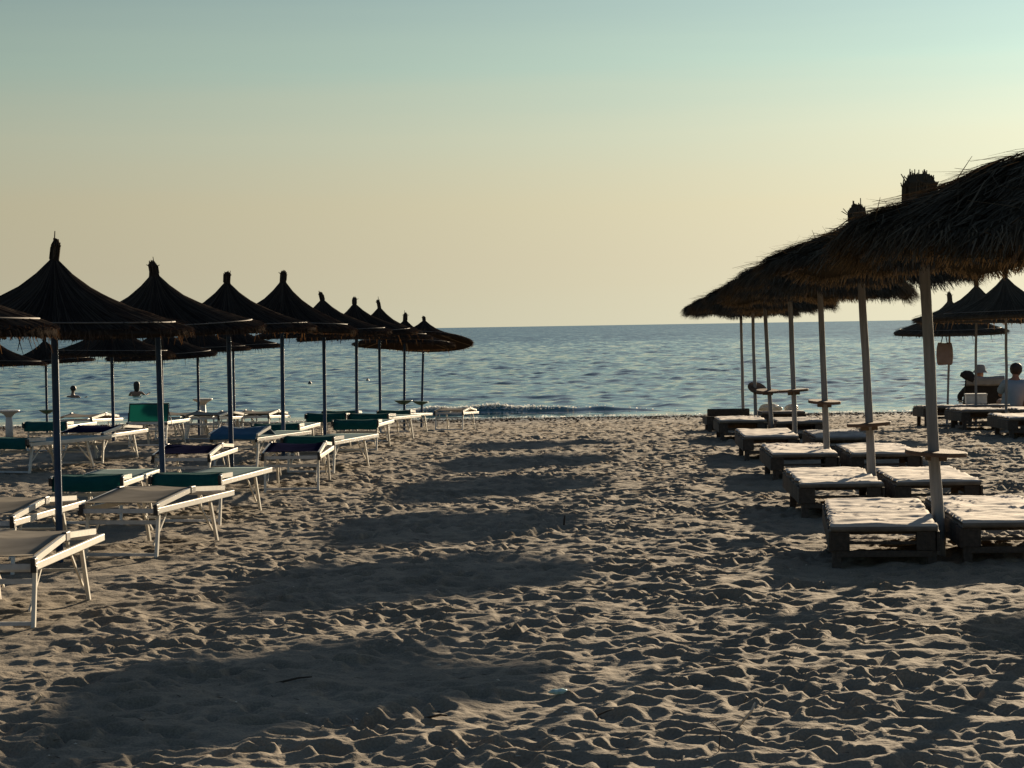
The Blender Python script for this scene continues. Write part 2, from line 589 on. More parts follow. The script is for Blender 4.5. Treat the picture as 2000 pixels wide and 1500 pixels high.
fn = node(nt, "ShaderNodeTexNoise"); fn.inputs["Scale"].default_value = 3.2; fn.inputs["Detail"].default_value = 9; fn.inputs["Roughness"].default_value = 0.7
fm = node(nt, "ShaderNodeMapping"); fm.inputs["Scale"].default_value = (1.0, 1.4, 1.0)
L.new(geo.outputs["Position"], fm.inputs[0]); L.new(fm.outputs[0], fn.inputs["Vector"])
ad = node(nt, "ShaderNodeMath", operation='ADD'); L.new(fa.outputs["Fac"], ad.inputs[0]); L.new(fn.outputs["Fac"], ad.inputs[1])
fr = node(nt, "ShaderNodeMapRange"); fr.inputs["From Min"].default_value = 0.92; fr.inputs["From Max"].default_value = 1.18
L.new(ad.outputs[0], fr.inputs["Value"])
fb = node(nt, "ShaderNodeBsdfDiffuse"); fb.inputs["Color"].default_value = (0.72, 0.75, 0.75, 1)
ft = node(nt, "ShaderNodeBsdfTranslucent"); ft.inputs["Color"].default_value = (0.75, 0.77, 0.74, 1)
fmx = node(nt, "ShaderNodeMixShader"); fmx.inputs[0].default_value = 0.5
L.new(fb.outputs[0], fmx.inputs[1]); L.new(ft.outputs[0], fmx.inputs[2])
fx = node(nt, "ShaderNodeMixShader"); L.new(fr.outputs[0], fx.inputs[0]); L.new(b.outputs[0], fx.inputs[1]); L.new(fmx.outputs[0], fx.inputs[2])
L.new(fx.outputs[0], nt.nodes["Material Output"].inputs[0])
me = np_mesh("sea", sv, grid_quads(len(rs), len(us)), m_sea)
at = me.attributes.new("foam", 'FLOAT', 'POINT')
at.data.foreach_set("value", foam.astype(np.float32).ravel())
obj("sea", me, kind="structure")
SEA_PTS, SEA_X, SEA_Y, SEA_BE, SEA_BD, SEA_GN = sv, wx, wy, be, bd, gn

# ------------------------------------------------------------------ materials of the things
def thatch_mat(name, dark, light, trans, tfac):
    m, nt, b = mat(name)
    L = nt.links
    a = node(nt, "ShaderNodeAttribute"); a.attribute_name = "tone"
    mx = node(nt, "ShaderNodeMix", data_type='RGBA')
    mx.inputs["A"].default_value = (*dark, 1); mx.inputs["B"].default_value = (*light, 1)
    L.new(a.outputs["Fac"], mx.inputs["Factor"])
    L.new(mx.outputs["Result"], b.inputs["Base Color"])
    b.inputs["Roughness"].default_value = 0.75
    b.inputs["Specular IOR Level"].default_value = 0.0
    tr = node(nt, "ShaderNodeBsdfTranslucent"); tr.inputs["Color"].default_value = (*trans, 1)
    ms = node(nt, "ShaderNodeMixShader"); ms.inputs[0].default_value = tfac
    L.new(b.outputs[0], ms.inputs[1]); L.new(tr.outputs[0], ms.inputs[2])
    L.new(ms.outputs[0], nt.nodes["Material Output"].inputs[0])
    return m


M_REED = thatch_mat("dark_reed", (0.022, 0.019, 0.018), (0.095, 0.074, 0.056), (0.30, 0.15, 0.06), 0.10)
M_STRAW = thatch_mat("grey_straw", (0.045, 0.038, 0.028), (0.16, 0.13, 0.09), (0.26, 0.16, 0.075), 0.05)
M_HOOP = simple_mat("pale_hoop", (0.15, 0.13, 0.11), 0.7, spec=0.2)
M_HAZEREED = thatch_mat("hazed_brown_reed", (0.060, 0.050, 0.038), (0.19, 0.155, 0.11), (0.34, 0.19, 0.08), 0.14)  # brown reed, its colour lightened to imitate haze and lens veil
M_RIB = simple_mat("brown_rib_wood", (0.12, 0.085, 0.055), 0.8)
M_BLUE = simple_mat("dark_blue_pole_paint", (0.009, 0.042, 0.105), 0.45, 0.3, 9, bump=0.1, spec=0.35)
M_POLE = simple_mat("bleached_pole_wood", (0.27, 0.262, 0.25), 0.8, 0.22, 6, bump=0.5, bump_scale=30, stretch=(6, 6, 0.5))
M_WOOD = simple_mat("weathered_bed_wood", (0.072, 0.056, 0.043), 0.9, 0.35, 9, bump=0.5, bump_scale=40, stretch=(4, 0.8, 4), per_object=0.18)
M_TRAY = simple_mat("worn_tray_wood", (0.13, 0.08, 0.052), 0.8, 0.3, 12, bump=0.3)
M_ALU = simple_mat("white_aluminium", (0.70, 0.67, 0.60), 0.38, 0.08, 18)
M_GREYALU = simple_mat("bare_aluminium", (0.50, 0.51, 0.52), 0.4, 0.1, 20)
M_BLACK = simple_mat("black_plastic", (0.02, 0.02, 0.021), 0.5)
M_TEAL = simple_mat("teal_canvas", (0.016, 0.105, 0.105), 0.8, 0.2, 7, spec=0.05, translucent=(0.10, 0.40, 0.34, 0.35))
M_GREEN = simple_mat("dark_green_plastic", (0.012, 0.075, 0.055), 0.5, 0.15)
M_BLUEC = simple_mat("blue_canvas", (0.018, 0.10, 0.19), 0.8, 0.2, 7, translucent=(0.02, 0.16, 0.30, 0.2))
M_NAVY = simple_mat("navy_canvas", (0.010, 0.011, 0.028), 0.95, 0.3, 7, spec=0.0)
M_SUNTEAL = simple_mat("sunlit_teal_canvas", (0.23, 0.295, 0.29), 0.9, 0.12, 6, spec=0.0)  # teal canvas as the grazing sun pales it, that light put into the colour
M_BEIGE = simple_mat("pale_beige_canvas", (0.235, 0.215, 0.185), 0.9, 0.15, 6, spec=0.0)
M_SHEET = simple_mat("off_white_mattress_cloth", (0.62, 0.54, 0.46), 0.9, 0.10, 5, bump=0.25, bump_scale=25, per_object=0.10)
M_SHEETD = simple_mat("grey_mattress_cloth", (0.30, 0.27, 0.25), 0.9, 0.15, 5, bump=0.25, bump_scale=25)
M_EDGE = simple_mat("worn_brown_mattress_edge", (0.17, 0.145, 0.12), 0.95, 0.3, 9, bump=0.3, bump_scale=30)
M_WHITE = simple_mat("white_plastic", (0.62, 0.60, 0.56), 0.5, 0.1)


# ------------------------------------------------------------------ thatch
def with_tone(me, tone):
    a = me.attributes.new("tone", 'FLOAT', 'POINT')
    a.data.foreach_set("value", np.ascontiguousarray(tone, dtype=np.float32))
    return me


def reed_canopy_mesh(seed, R_, Hc, material):
    """a concave cone of single reeds over a solid shell; z = 0 at the rim, without the knot"""
    r = np.random.default_rng(seed)
    pr = np.array([0.0, .035, .09, .16, .25, .37, .52, .68, .85, 1.0, 1.2]) * R_
    pz = np.array([.62, .56, .50, .42, .345, .27, .19, .12, .055, 0, -.085]) * Hc / .62
    f = lambda q: np.interp(q, pr, pz)
    n, rings = 860, 8
    a0 = (np.arange(n) * 2.39996) % (2 * math.pi) + r.uniform(-.01, .01, n)
    lay = r.uniform(0, 1, n)
    rend = R_ * (1 + r.normal(0, .012, n) + .02 * np.sin(3 * a0 + seed))
    t = np.linspace(0, 1, rings)[None, :]
    rad = .030 + (rend[:, None] - .030) * t ** 1.15
    bend = r.normal(0, .012, n)[:, None] * t + r.normal(0, .006, (n, rings))
    ang = a0[:, None] + bend
    z = f(rad) + (lay * .022)[:, None] + .006 * r.standard_normal((n, rings)) * t
    loose = (r.uniform(0, 1, n) < .03)[:, None]
    z = z + loose * np.clip(t - .6, 0, 1) * r.uniform(.02, .15, n)[:, None]
    w = np.clip(.30 * rad / n * 12, .003, .0085) * (1 - .25 * t)
    tan = np.stack([-np.sin(ang), np.cos(ang), 0 * ang], -1)
    c = np.stack([rad * np.cos(ang), rad * np.sin(ang), z], -1)
    upv = np.array([0, 0, 1.0])
    vv = np.stack([c - tan * w[..., None], c + upv * (w * 1.5)[..., None], c + tan * w[..., None]], 2)
    base = (np.arange(n)[:, None] * rings + np.arange(rings - 1)[None, :]) * 3
    q = []
    for k in range(2):
        q.append(np.stack([base + k, base + k + 1, base + 3 + k + 1, base + 3 + k], -1).reshape(-1, 4))
    V, Q = [vv.reshape(-1, 3)], [np.concatenate(q)]
    T = [np.repeat(r.uniform(0, 1, n) ** 2, rings * 3)]
    # fringe at the rim
    nf = 700
    af = r.uniform(0, 2 * math.pi, nf)
    rf = R_ * (.985 + .02 * np.sin(3 * af + seed)) * (1 + r.normal(0, .012, nf))
    ln = r.uniform(.03, .075, nf) * (1 + (r.uniform(0, 1, nf) < .04) * 1.6)
    p0 = np.stack([rf * np.cos(af), rf * np.sin(af), f(rf) + .006], -1)
    out = np.stack([np.cos(af), np.sin(af), 0 * af], -1)
    tg = np.stack([-np.sin(af), np.cos(af), 0 * af], -1)
    p1 = p0 + out * (ln * .35)[:, None] + tg * r.normal(0, .012, nf)[:, None] - upv * ln[:, None]
    fv = np.stack([p0 - tg * .006, p0 + tg * .006, p1 + tg * .002, p1 - tg * .002], 1).reshape(-1, 3)
    o = len(V[0])
    V.append(fv)
    Q.append(o + np.arange(nf * 4).reshape(-1, 4))
    T.append(np.repeat(r.uniform(.0, .6, nf), 4))
    # solid shell, upper and under side
    o += len(fv)
    pro = np.array([.03, .10, .2, .35, .52, .7, .88, .985]) * R_
    na = 48
    aa = np.arange(na) * 2 * math.pi / na
    sh = []
    for (rr, dz) in [(q_, -.006) for q_ in pro] + [(q_, -.045) for q_ in pro[::-1]]:
        sh.append(np.stack([rr * np.cos(aa), rr * np.sin(aa), f(np.full(na, rr)) + dz], -1))
    sh = np.concatenate(sh)
    nr = len(pro) * 2
    qs = [[o + i * na + k, o + i * na + (k + 1) % na, o + ((i + 1) % nr) * na + (k + 1) % na, o + ((i + 1) % nr) * na + k] for i in range(nr) for k in range(na)]
    V.append(sh)
    Q.append(np.array(qs))
    T.append(np.full(len(sh), .15))
    me = np_mesh("reed_canopy", np.concatenate(V), np.concatenate(Q), material, smooth=False)
    return with_tone(me, np.concatenate(T))


def knot_mesh(seed, hgt, rad, flare, material, strands=70):
    """the tied bundle of ends at the top, jagged"""
    r = random.Random(seed)
    m = MB()
    lx, ly = r.uniform(-.03, .05), r.uniform(-.03, .03)
    m.lathe([(rad * 1.5, -.10), (rad * 1.05, -.02), (rad * .85, .04), (rad * .95, hgt * .55), (rad * flare * .9, hgt * .72), (rad * flare * .5, hgt * .95)], 10, jit=.12, rng=r)
    tone = [.2] * len(m.v)
    m.v = [(x + lx * max(z, 0) / hgt, y + ly * max(z, 0) / hgt, z) for (x, y, z) in m.v]
    for i in range(strands):
        a = r.uniform(0, 6.283)
        q = rad * math.sqrt(r.uniform(.05, 1))
        top = hgt * (1.08 - .38 * (q / rad) ** 2) * (r.uniform(.88, 1.04) if r.random() > .05 else r.uniform(1.05, 1.35))
        fl = flare * r.uniform(.75, 1.12) if r.random() > .04 else flare * 1.8
        m.tube([(q * math.cos(a), q * math.sin(a), .0), (q * math.cos(a) + lx * .6, q * math.sin(a) + ly * .6, hgt * .6), (q * fl * math.cos(a) + lx, q * fl * math.sin(a) + ly, top)], [.006, .006, .004], 4)
        tone += [r.random()] * 12
    me = m.mesh("topknot", material)
    return with_tone(me, tone)


def hoop_mesh(rad, z, mr):
    m = MB()
    m.torus(rad, z, mr, 56, 6)
    return m.mesh("hoop", M_HOOP, True)


def ribs_parts(prof, n=6):
    """battens beneath the thatch, following its underside"""
    ms = []
    for k in range(n):
        a = 2 * math.pi * (k + .5) / n
        m = MB()
        pts = [(r_ * math.cos(a), r_ * math.sin(a), z) for (r_, z) in prof]
        m.tube(pts, .014, 6)
        ms.append(("rib", m.mesh("rib", M_RIB)))
    return ms


def straw_canopy_mesh(seed, R_, Hc, blades=9500, shag=1.0):
    r = np.random.default_rng(seed)
    pr = np.array([0, .05, .12, .30, .52, .56, .8, 1.0, 1.08, 1.5]) * R_
    pz = np.array([1.0, .97, .91, .74, .53, .48, .25, .06, -.02, -.3]) * Hc
    f = lambda q: np.interp(q, pr, pz)
    lump = lambda a, q: .030 * np.sin(5 * a + seed + 3 * q) + .022 * np.sin(11 * a + 2 * seed - 5 * q)
    n = blades
    a = r.uniform(0, 2 * math.pi, n)
    rr = R_ * np.sqrt(r.uniform(0.002, .90, n))
    ex = int(n * .30)
    rr[:ex] = R_ * r.uniform(.72, .97, ex)            # thick lower edge
    rr[ex:ex + n // 9] = R_ * r.uniform(.30, .47, n // 9)   # edge of the upper tier
    ln = r.uniform(.16, .40, n)
    ln = np.minimum(ln, np.maximum(.07, (1.05 - .03 * r.uniform(-1, 1, n)) * R_ - rr + .03))
    yaw = r.normal(0, .30, n)
    lift = np.abs(r.normal(0, .035, n)) * shag
    wild = r.uniform(0, 1, n) < .035 * shag
    yaw = np.where(wild, r.normal(0, 1.3, n), yaw)
    lift = np.where(wild, r.uniform(.03, .16, n), lift)
    off = r.uniform(.0, .040, n)
    er = np.stack([np.cos(a), np.sin(a)], -1)
    et = np.stack([-np.sin(a), np.cos(a)], -1)
    P = []
    for k, t in enumerate((0, .5, 1.0)):
        xy = er * (rr + ln * t * np.cos(yaw))[:, None] + et * (ln * t * np.sin(yaw))[:, None]
        q = np.hypot(xy[:, 0], xy[:, 1])
        z = f(q) + lump(a, q) + off * (1 - .3 * t) + lift * t
        over = np.clip(q - R_ * 1.0, 0, 1)
        z = z - over * .9
        q2 = np.minimum(q, R_ * (1.02 + .06 * r.uniform(-1, 1, n)) + over * .25)
        xy = xy * (q2 / np.maximum(q, 1e-6))[:, None]
        P.append(np.concatenate([xy, z[:, None]], 1))
    w = r.uniform(.0028, .006, n)
    side = np.concatenate([et, (r.uniform(-.5, .5, n))[:, None]], 1)
    vs = []
    for k, p in enumerate(P):
        ww = (w * (1, .9, .35)[k])[:, None]
        vs += [p - side * ww, p + side * ww]
    vv = np.stack(vs, 1).reshape(-1, 3)
    bse = np.arange(n)[:, None] * 6
    Q = np.concatenate([bse + np.array([[0, 1, 3, 2]]), bse + np.array([[2, 3, 5, 4]])])
    tone = np.repeat(np.clip(r.uniform(0, 1, n) ** 2.2 + .25 * wild, 0, 1), 6)
    # hanging fringe
    nf = 1700
    af = r.uniform(0, 2 * math.pi, nf)
    rf = R_ * r.uniform(.86, 1.03, nf)
    lf = r.uniform(.02, .075, nf) * (1 + (r.uniform(0, 1, nf) < .06) * 1.2)
    p0 = np.stack([rf * np.cos(af), rf * np.sin(af), f(rf) + lump(af, rf) - .01], -1)
    tg = np.stack([-np.sin(af), np.cos(af), 0 * af], -1)
    p1 = p0 + tg * r.normal(0, .035, nf)[:, None] + np.stack([np.cos(af), np.sin(af), 0 * af], -1) * (r.normal(.2, .3, nf) * lf)[:, None]
    p1[:, 2] -= lf
    fv = np.stack([p0 - tg * .004, p0 + tg * .004, p1 + tg * .0012, p1 - tg * .0012], 1).reshape(-1, 3)
    Q = np.concatenate([Q, len(vv) + np.arange(nf * 4).reshape(-1, 4)])
    o = len(vv) + len(fv)
    V = [vv, fv]
    T = [tone, np.repeat(r.uniform(.0, .5, nf), 4)]
    na = 48
    aa = np.arange(na) * 2 * math.pi / na
    pro = np.array([.02, .12, .30, .5, .58, .8, .98]) * R_
    sh = []
    for (q_, dz) in [(q_, .01) for q_ in pro] + [(q_, -.045) for q_ in pro[::-1]]:
        sh.append(np.stack([q_ * np.cos(aa), q_ * np.sin(aa), f(np.full(na, q_)) + lump(aa, q_) + dz], -1))
    nr = len(pro) * 2
    qs = [[o + i * na + k, o + i * na + (k + 1) % na, o + ((i + 1) % nr) * na + (k + 1) % na, o + ((i + 1) % nr) * na + k] for i in range(nr) for k in range(na)]
    V.append(np.concatenate(sh))
    Q = np.concatenate([Q, np.array(qs)])
    T.append(np.full(nr * na, .12))
    me = np_mesh("straw_canopy", np.concatenate(V), Q, M_STRAW, smooth=False)
    return with_tone(me, np.concatenate(T))


def pole_mesh(base_z, top, rad, material, seed=0, n=10, taper=1.0):
    """from the ground (buried) to the canopy, in the umbrella's own coordinates; slightly uneven when wooden"""
    r = random.Random(seed)
    m = MB()
    t = Vector(top)
    pts, rads = [], []
    for i in range(9):
        k = i / 8
        wob = .005 if taper != 1.0 else 0
        pts.append((t.x * k + r.uniform(-wob, wob), t.y * k + r.uniform(-wob, wob), -.35 + (t.z + .35) * k))
        rads.append(rad * (1 + (taper - 1) * k) * (1 + (r.uniform(-.05, .05) if taper != 1 else 0)))
    m.tube(pts, rads, n)
    return m.mesh("pole", material, True)


RC_CACHE = {}


def cached(key, fn):
    if key not in RC_CACHE:
        RC_CACHE[key] = fn()
    return RC_CACHE[key]


def reed_umbrella(label, x, y, apex, rad=1.0, hc=.56, var=0, tilt=(0, 0), group=None, wooden=False, knot_h=.13, tray=None, base=None):
    """apex = (x, z) of the knot's top"""
    g = gz(y) if base is None else base
    root = thing("reed_umbrella", label, "beach umbrella", (x, y, g), (0, 0, 0), group)
    rim = apex[1] - hc - knot_h - g
    dx = apex[0] - x
    rimc = (dx * .8, 0, rim)
    p = obj("pole", pole_mesh(0, (dx * .85, 0, rim + hc * .75), .022 if wooden else .027, M_POLE if wooden else M_BLUE, var, taper=.95 if wooden else 1.0), root)
    can = obj("canopy", cached(("reed", var % 5, wooden), lambda: reed_canopy_mesh(11 + var % 5, 1.0, .62, M_HAZEREED if wooden else M_REED)), root, rimc, (tilt[0] + .028 * math.sin(2.3 * var), tilt[1] + .018 * math.cos(3.1 * var), 1.7 * var), kind="stuff")
    can.scale = (rad, rad, hc / .62)
    kn = obj("topknot", cached(("knot", var % 6, wooden), lambda: knot_mesh(31 + var % 6, .13, (.040, .034, .046, .038, .044, .036)[var % 6], (1.0, 1.08, .92, 1.25, 1.2, .95)[var % 6], M_HAZEREED if wooden else M_REED)), can, (0, 0, .60))
    kn.scale = (1 / rad, 1 / rad, .62 / hc * knot_h / .13)
    obj("hoop", cached("hoop1", lambda: hoop_mesh(.885, .070, .0075)), can)
    for (nm, me) in cached("reedribs", lambda: ribs_parts([(.05, .46), (.16, .345), (.37, .20), (.68, .055), (.95, -.045)])):
        obj(nm, me, can)
    return root


def tray_parts(root, z, rad, xoff, tilt, seed, material=None, bracket=True):
    def mk():
        m = MB()
        rr = random.Random(seed)
        m.lathe([(rad * .985, -.014), (rad, -.008), (rad, .010), (rad * .98, .016)], 28, jit=.008, rng=rr)
        return m.mesh("tray", material or M_TRAY)
    t = obj("tray", mk(), root, (xoff, 0, z), tilt)
    if bracket:
        m = MB()
        m.box((-.075, -.03, -.055), (.075, .03, -.016))
        obj("bracket", m.mesh("bracket", M_RIB), t)


def straw_umbrella(label, x, y, rim, apex, rad, var, tilt=(0, 0), group=None, knot=None, prad=.045, tray=None, lean=None):
    g = gz(y)
    root = thing("straw_umbrella", label, "beach umbrella", (x, y, g), (0, 0, 0), group)
    ax, az = apex
    kh = knot[0] if knot else 0
    rim += .05
    hc = az - .05 - rim - kh * .8
    dx = (ax - x)
    obj("pole", pole_mesh(0, (dx * .9, 0, rim - g + hc * .7), prad, M_POLE, var + 3, 12, taper=.80), root)
    can = obj("canopy", cached(("straw", var % 3), lambda: straw_canopy_mesh(51 + var % 3, 1.0, .55, 11000)), root, (dx, 0, rim - g), (tilt[0], tilt[1], 2.1 * var), kind="stuff")
    can.scale = (rad, rad, hc / .55)
    if knot:
        kn = obj("topknot", knot_mesh(71 + var, knot[0], knot[1], knot[2], M_STRAW, 160), can, (0, 0, .50))
        kn.scale = (1 / rad, 1 / rad, .55 / hc)
    for (nm, me) in cached("strawribs", lambda: ribs_parts([(.05, .45), (.30, .32), (.54, .185), (.8, .05), (.96, -.03)])):
        obj(nm, me, can)
    if tray:
        tray_parts(root, tray[0] - g, tray[1], dx * .4 + tray[3], tray[2], var)
    return root


ORD = ["nearest", "second nearest", "third nearest", "fourth nearest", "fifth nearest", "sixth nearest", "seventh nearest", "eighth nearest", "ninth nearest", "farthest"]

# the row left of the sandy lane
GA = "reed umbrellas in the row left of the sandy lane"
left_row = [  # x, y, apex x, apex z, radius, canopy height, tilt, knot
    (-3.46, 12.5, -3.50, 2.43, 1.0, .56, (0, 0), .13, "reed umbrella cut off by the left edge, only its right rim showing"),
    (-3.38, 16.9, -3.39, 2.42, 1.0, .54, (0, .0), .145, "dark reed umbrella at far left, tallest in the picture, with leaning topknot"),
    (-3.29, 21.4, -3.33, 2.39, 1.0, .55, (0, .015), .12, "dark reed umbrella right behind the tallest one at far left"),
    (-3.18, 25.7, -3.19, 2.39, 1.0, .56, (0, .02), .12, "third dark reed umbrella of the left row with thin straight topknot"),
    (-3.04, 30.1, -3.02, 2.51, .97, .66, (0, .02), .13, "steep dark reed umbrella in mid left row with bristly topknot"),
    (-2.85, 34.5, -2.83, 2.29, 1.04, .54, (0, .03), .12, "fifth reed umbrella of the left row, ragged straws on its topknot"),
    (-2.67, 38.9, -2.63, 2.27, 1.03, .56, (0, .03), .12, "sixth reed umbrella of the left row, fourth from the sea"),
    (-2.52, 43.3, -2.50, 2.27, 1.0, .58, (0, .03), .15, "seventh reed umbrella of the left row, third from the sea"),
    (-2.28, 47.7, -2.22, 2.05, 1.08, .54, (0, .06), .16, "second reed umbrella from the sea, low with narrow topknot"),
    (-2.10, 52.0, -1.97, 2.00, 1.12, .52, (.16, .07), .10, "reed umbrella nearest the sea in left row, canopy tipped to the right"),
]
trays_left = {8: (0.02, "dark green"), 9: (-0.02, "dark green")}
for i, (x, y, ax, az, rad, hc, tilt, kh, lab) in enumerate(left_row):
    u = reed_umbrella(lab, x, y, (ax, az), rad, hc, i, tilt, GA, knot_h=kh)
    if i in trays_left:
        m = MB()
        m.lathe([(.03, -.075), (.08, -.06), (.17, -.012), (.19, 0), (.19, .012), (.18, .014)], 22)
        obj("tray", m.mesh("tray", M_GREEN, True), u, (0, 0, (.18, .02)[i - 8] - gz(y)), (0, R((0, 4)[i - 8]), 0))
# the rows further left
GB = "reed umbrellas in the rows beyond on the left"
for (x, y, rim, rad, lab, i) in [
        (-6.49, 37.0, 1.37, 1.0, "low reed umbrella seen beneath the tallest left umbrella, on a bare blue pole", 1),
        (-6.36, 41.4, 1.28, 1.0, "low reed umbrella behind the second left pole, rim lit at right", 2),
        (-6.31, 45.8, 1.34, 1.08, "low reed umbrella above the white pedestal table", 3),
        (-6.13, 50.2, 1.35, 1.08, "far reed umbrella peeking out under the fourth left canopy", 5)]:
    reed_umbrella(lab, x, y, (x, rim + .68), rad, .56, i, (0, .02), GB)
for (x, y, rim, lab, i) in [(-10.25, 45, 1.16, "far reed umbrella at left edge with browned straw top", 4),
                            (-10.12, 49.5, 1.10, "far reed umbrella behind the nearest blue pole at left", 6)]:
    u = reed_umbrella(lab, x, y, (x, rim + .60), 1.05, .48, i, (0, .02), GB)
    if i == 6:
        m = MB()
        m.lathe([(.03, -.075), (.08, -.06), (.15, -.012), (.17, 0), (.17, .012), (.16, .014)], 22)
        obj("tray", m.mesh("tray", M_GREEN, True), u, (0, 0, .55))
# right-hand row of shaggy umbrellas
GR = "shaggy straw umbrellas in the row right of the sandy lane"
right_row = [  # x, y, rim z, apex (x, z), radius, tilt, knot(h, r, flare), pole radius, tray(z, r, tilt, xoff), label
    (2.99, 12.2, 2.01, (2.94, 2.66), 1.18, (.0, .03), None, .050, None, "largest shaggy straw umbrella, cut off by the right edge"),
    (3.08, 16.4, 2.04, (2.95, 2.79), 1.12, (.0, .02), (.28, .125, 1.08), .046, (.74, .225, (.03, .06, 0), .02), "shaggy straw umbrella with thick tufted knot on the stout white pole"),
    (3.29, 20.7, 2.02, (3.16, 2.80), 1.08, (.0, .03), (.25, .085, 1.05), .041, (.76, .20, (.0, -.05, 0), .0), "shaggy straw umbrella with small round knot, second white pole"),
    (3.45, 24.9, 1.95, (3.36, 2.52), 1.03, (.0, .03), None, .037, (.82, .18, (.06, .05, 0), .0), "third shaggy straw umbrella of the right row, blunt top"),
    (3.60, 28.9, 1.95, (3.53, 2.48), 1.03, (.0, .02), None, .035, (.83, .19, (.0, -.05, 0), .0), "fourth shaggy straw umbrella of the right row"),
    (3.79, 33.2, 1.87, (3.68, 2.44), 1.03, (.0, .0), None, .033, (.70, .17, (.10, .02, 0), -.02), "fifth shaggy straw umbrella of the right row"),
    (4.01, 37.5, 1.84, (3.97, 2.42), 1.03, (.0, -.02), None, .031, (.62, .16, (.55, .25, 0), .04), "sixth shaggy straw umbrella of the right row"),
    (4.24, 41.8, 1.83, (4.21, 2.36), 1.03, (.0, -.05), None, .030, None, "last shaggy straw umbrella of the right row, nearest the sea"),
]
for i, (x, y, rim, ap, rad, tilt, knot, prad, tray, lab) in enumerate(right_row):
    straw_umbrella(lab, x, y, rim, ap, rad, i, tilt, GR, knot, prad, tray)
# second right-hand row; the nearest stands beside the frame and throws its shadow into the lower right corner
GS = "reed umbrellas of the far right row"
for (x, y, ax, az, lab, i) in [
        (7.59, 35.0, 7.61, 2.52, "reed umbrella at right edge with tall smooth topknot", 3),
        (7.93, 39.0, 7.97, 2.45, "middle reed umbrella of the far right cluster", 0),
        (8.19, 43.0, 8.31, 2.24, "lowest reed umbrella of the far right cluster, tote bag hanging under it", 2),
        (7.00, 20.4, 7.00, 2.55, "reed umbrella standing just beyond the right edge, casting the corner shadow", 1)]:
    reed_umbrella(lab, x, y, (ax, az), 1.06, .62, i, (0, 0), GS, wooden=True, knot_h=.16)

# ------------------------------------------------------------------ aluminium loungers
LW, LL = .30, 1.85        # half width, length; local +Y runs along the lounger, origin under the middle of its near end


def one(name, build, material, smooth=False, bevel=0.0):
    m = MB()
    build(m)
    return m.mesh(name, material, smooth, bevel)


def sheet_mesh(name, prof, hw, sag, material, thick=.006, nx=9, seed=0, wave=0.0):
    """cloth stretched across two rails along a (y, z) profile"""
    r = random.Random(seed)
    m = MB()
    P = []
    for (a, b) in zip(prof[:-1], prof[1:]):
        n = max(2, int(math.hypot(b[0] - a[0], b[1] - a[1]) / .05))
        P += [(a[0] + (b[0] - a[0]) * k / n, a[1] + (b[1] - a[1]) * k / n) for k in range(n)]
    P.append(prof[-1])
    ny = len(P)
    ph = r.uniform(0, 6)
    top = []
    for j, (y, z) in enumerate(P):
        e = math.sin(math.pi * j / (ny - 1)) ** .5 if ny > 2 else 1
        for i in range(nx):
            u = -1 + 2 * i / (nx - 1)
            top.append((u * hw, y, z - sag * e * (1 - u * u) + wave * math.sin(9 * y + 4 * u + ph) * (1 - u * u)))
    bot = [(x, y, z - thick) for (x, y, z) in top]
    m.v = top + bot
    N = len(top)
    for j in range(ny - 1):
        for i in range(nx - 1):
            a = j * nx + i
            m.f.append((a, a + 1, a + nx + 1, a + nx))
            m.f.append((N + a, N + a + nx, N + a + nx + 1, N + a + 1))
    for j in range(ny - 1):
        for i in (0, nx - 1):
            a = j * nx + i
            m.f.append((a, a + nx, N + a + nx, N + a))
    for i in range(nx - 1):
        for a in (i, (ny - 1) * nx + i):
            m.f.append((a, a + 1, N + a + 1, N + a))
    return m.mesh(name, material, True)


def leg_set():
    P = []
    for s in (-1, 1):
        x = s * (LW - .02)
        P.append(("leg", one("leg", lambda m: m.bar((x, .10, .345), (x, .02, -.06), .023, .030, (0, 1, 0)), M_ALU)))
        P.append(("strut", one("strut", lambda m: m.bar((x - s * .025, .36, .335), (x - s * .025, .045, .10), .012, .016, (0, 1, 0)), M_ALU)))
        P.append(("leg", one("leg", lambda m: m.bar((x, 1.30, .345), (x + s * .01, 1.47, -.06), .023, .030, (0, 1, 0)), M_ALU)))
        P.append(("strut", one("strut", lambda m: m.bar((x - s * .025, 1.10, .335), (x - s * .025, 1.43, .09), .012, .016, (0, 1, 0)), M_ALU)))
    P.append(("leg_brace", one("leg_brace", lambda m: m.bar((-LW + .03, .031, .03), (LW - .03, .031, .03), .022, .022), M_GREYALU)))
    P.append(("leg_brace", one("leg_brace", lambda m: m.bar((-LW + .03, .085, .27), (LW - .03, .085, .27), .018, .030), M_GREYALU)))
    P.append(("leg_brace", one("leg_brace", lambda m: m.bar((-LW + .03, 1.36, .20), (LW - .03, 1.36, .20), .018, .018), M_GREYALU)))
    return P


LEGS = leg_set()
BASE = []
for s in (-1, 1):
    BASE.append(("side_rail", one("side_rail", lambda m: m.box((s * LW - .0125, 0, .340), (s * LW + .0125, LL, .384)), M_ALU, bevel=.004)))
for y in (.014, LL - .014):
    BASE.append(("end_rail", one("end_rail", lambda m: m.box((-LW + .014, y - .012, .345), (LW - .014, y + .012, .378)), M_GREYALU)))
for s in (-1, 1):
    BASE.append(("corner_cap", one("corner_cap", lambda m: m.box((s * LW - .018, -.022, .328), (s * LW + .018, .012, .368)), M_BLACK, bevel=.004)))


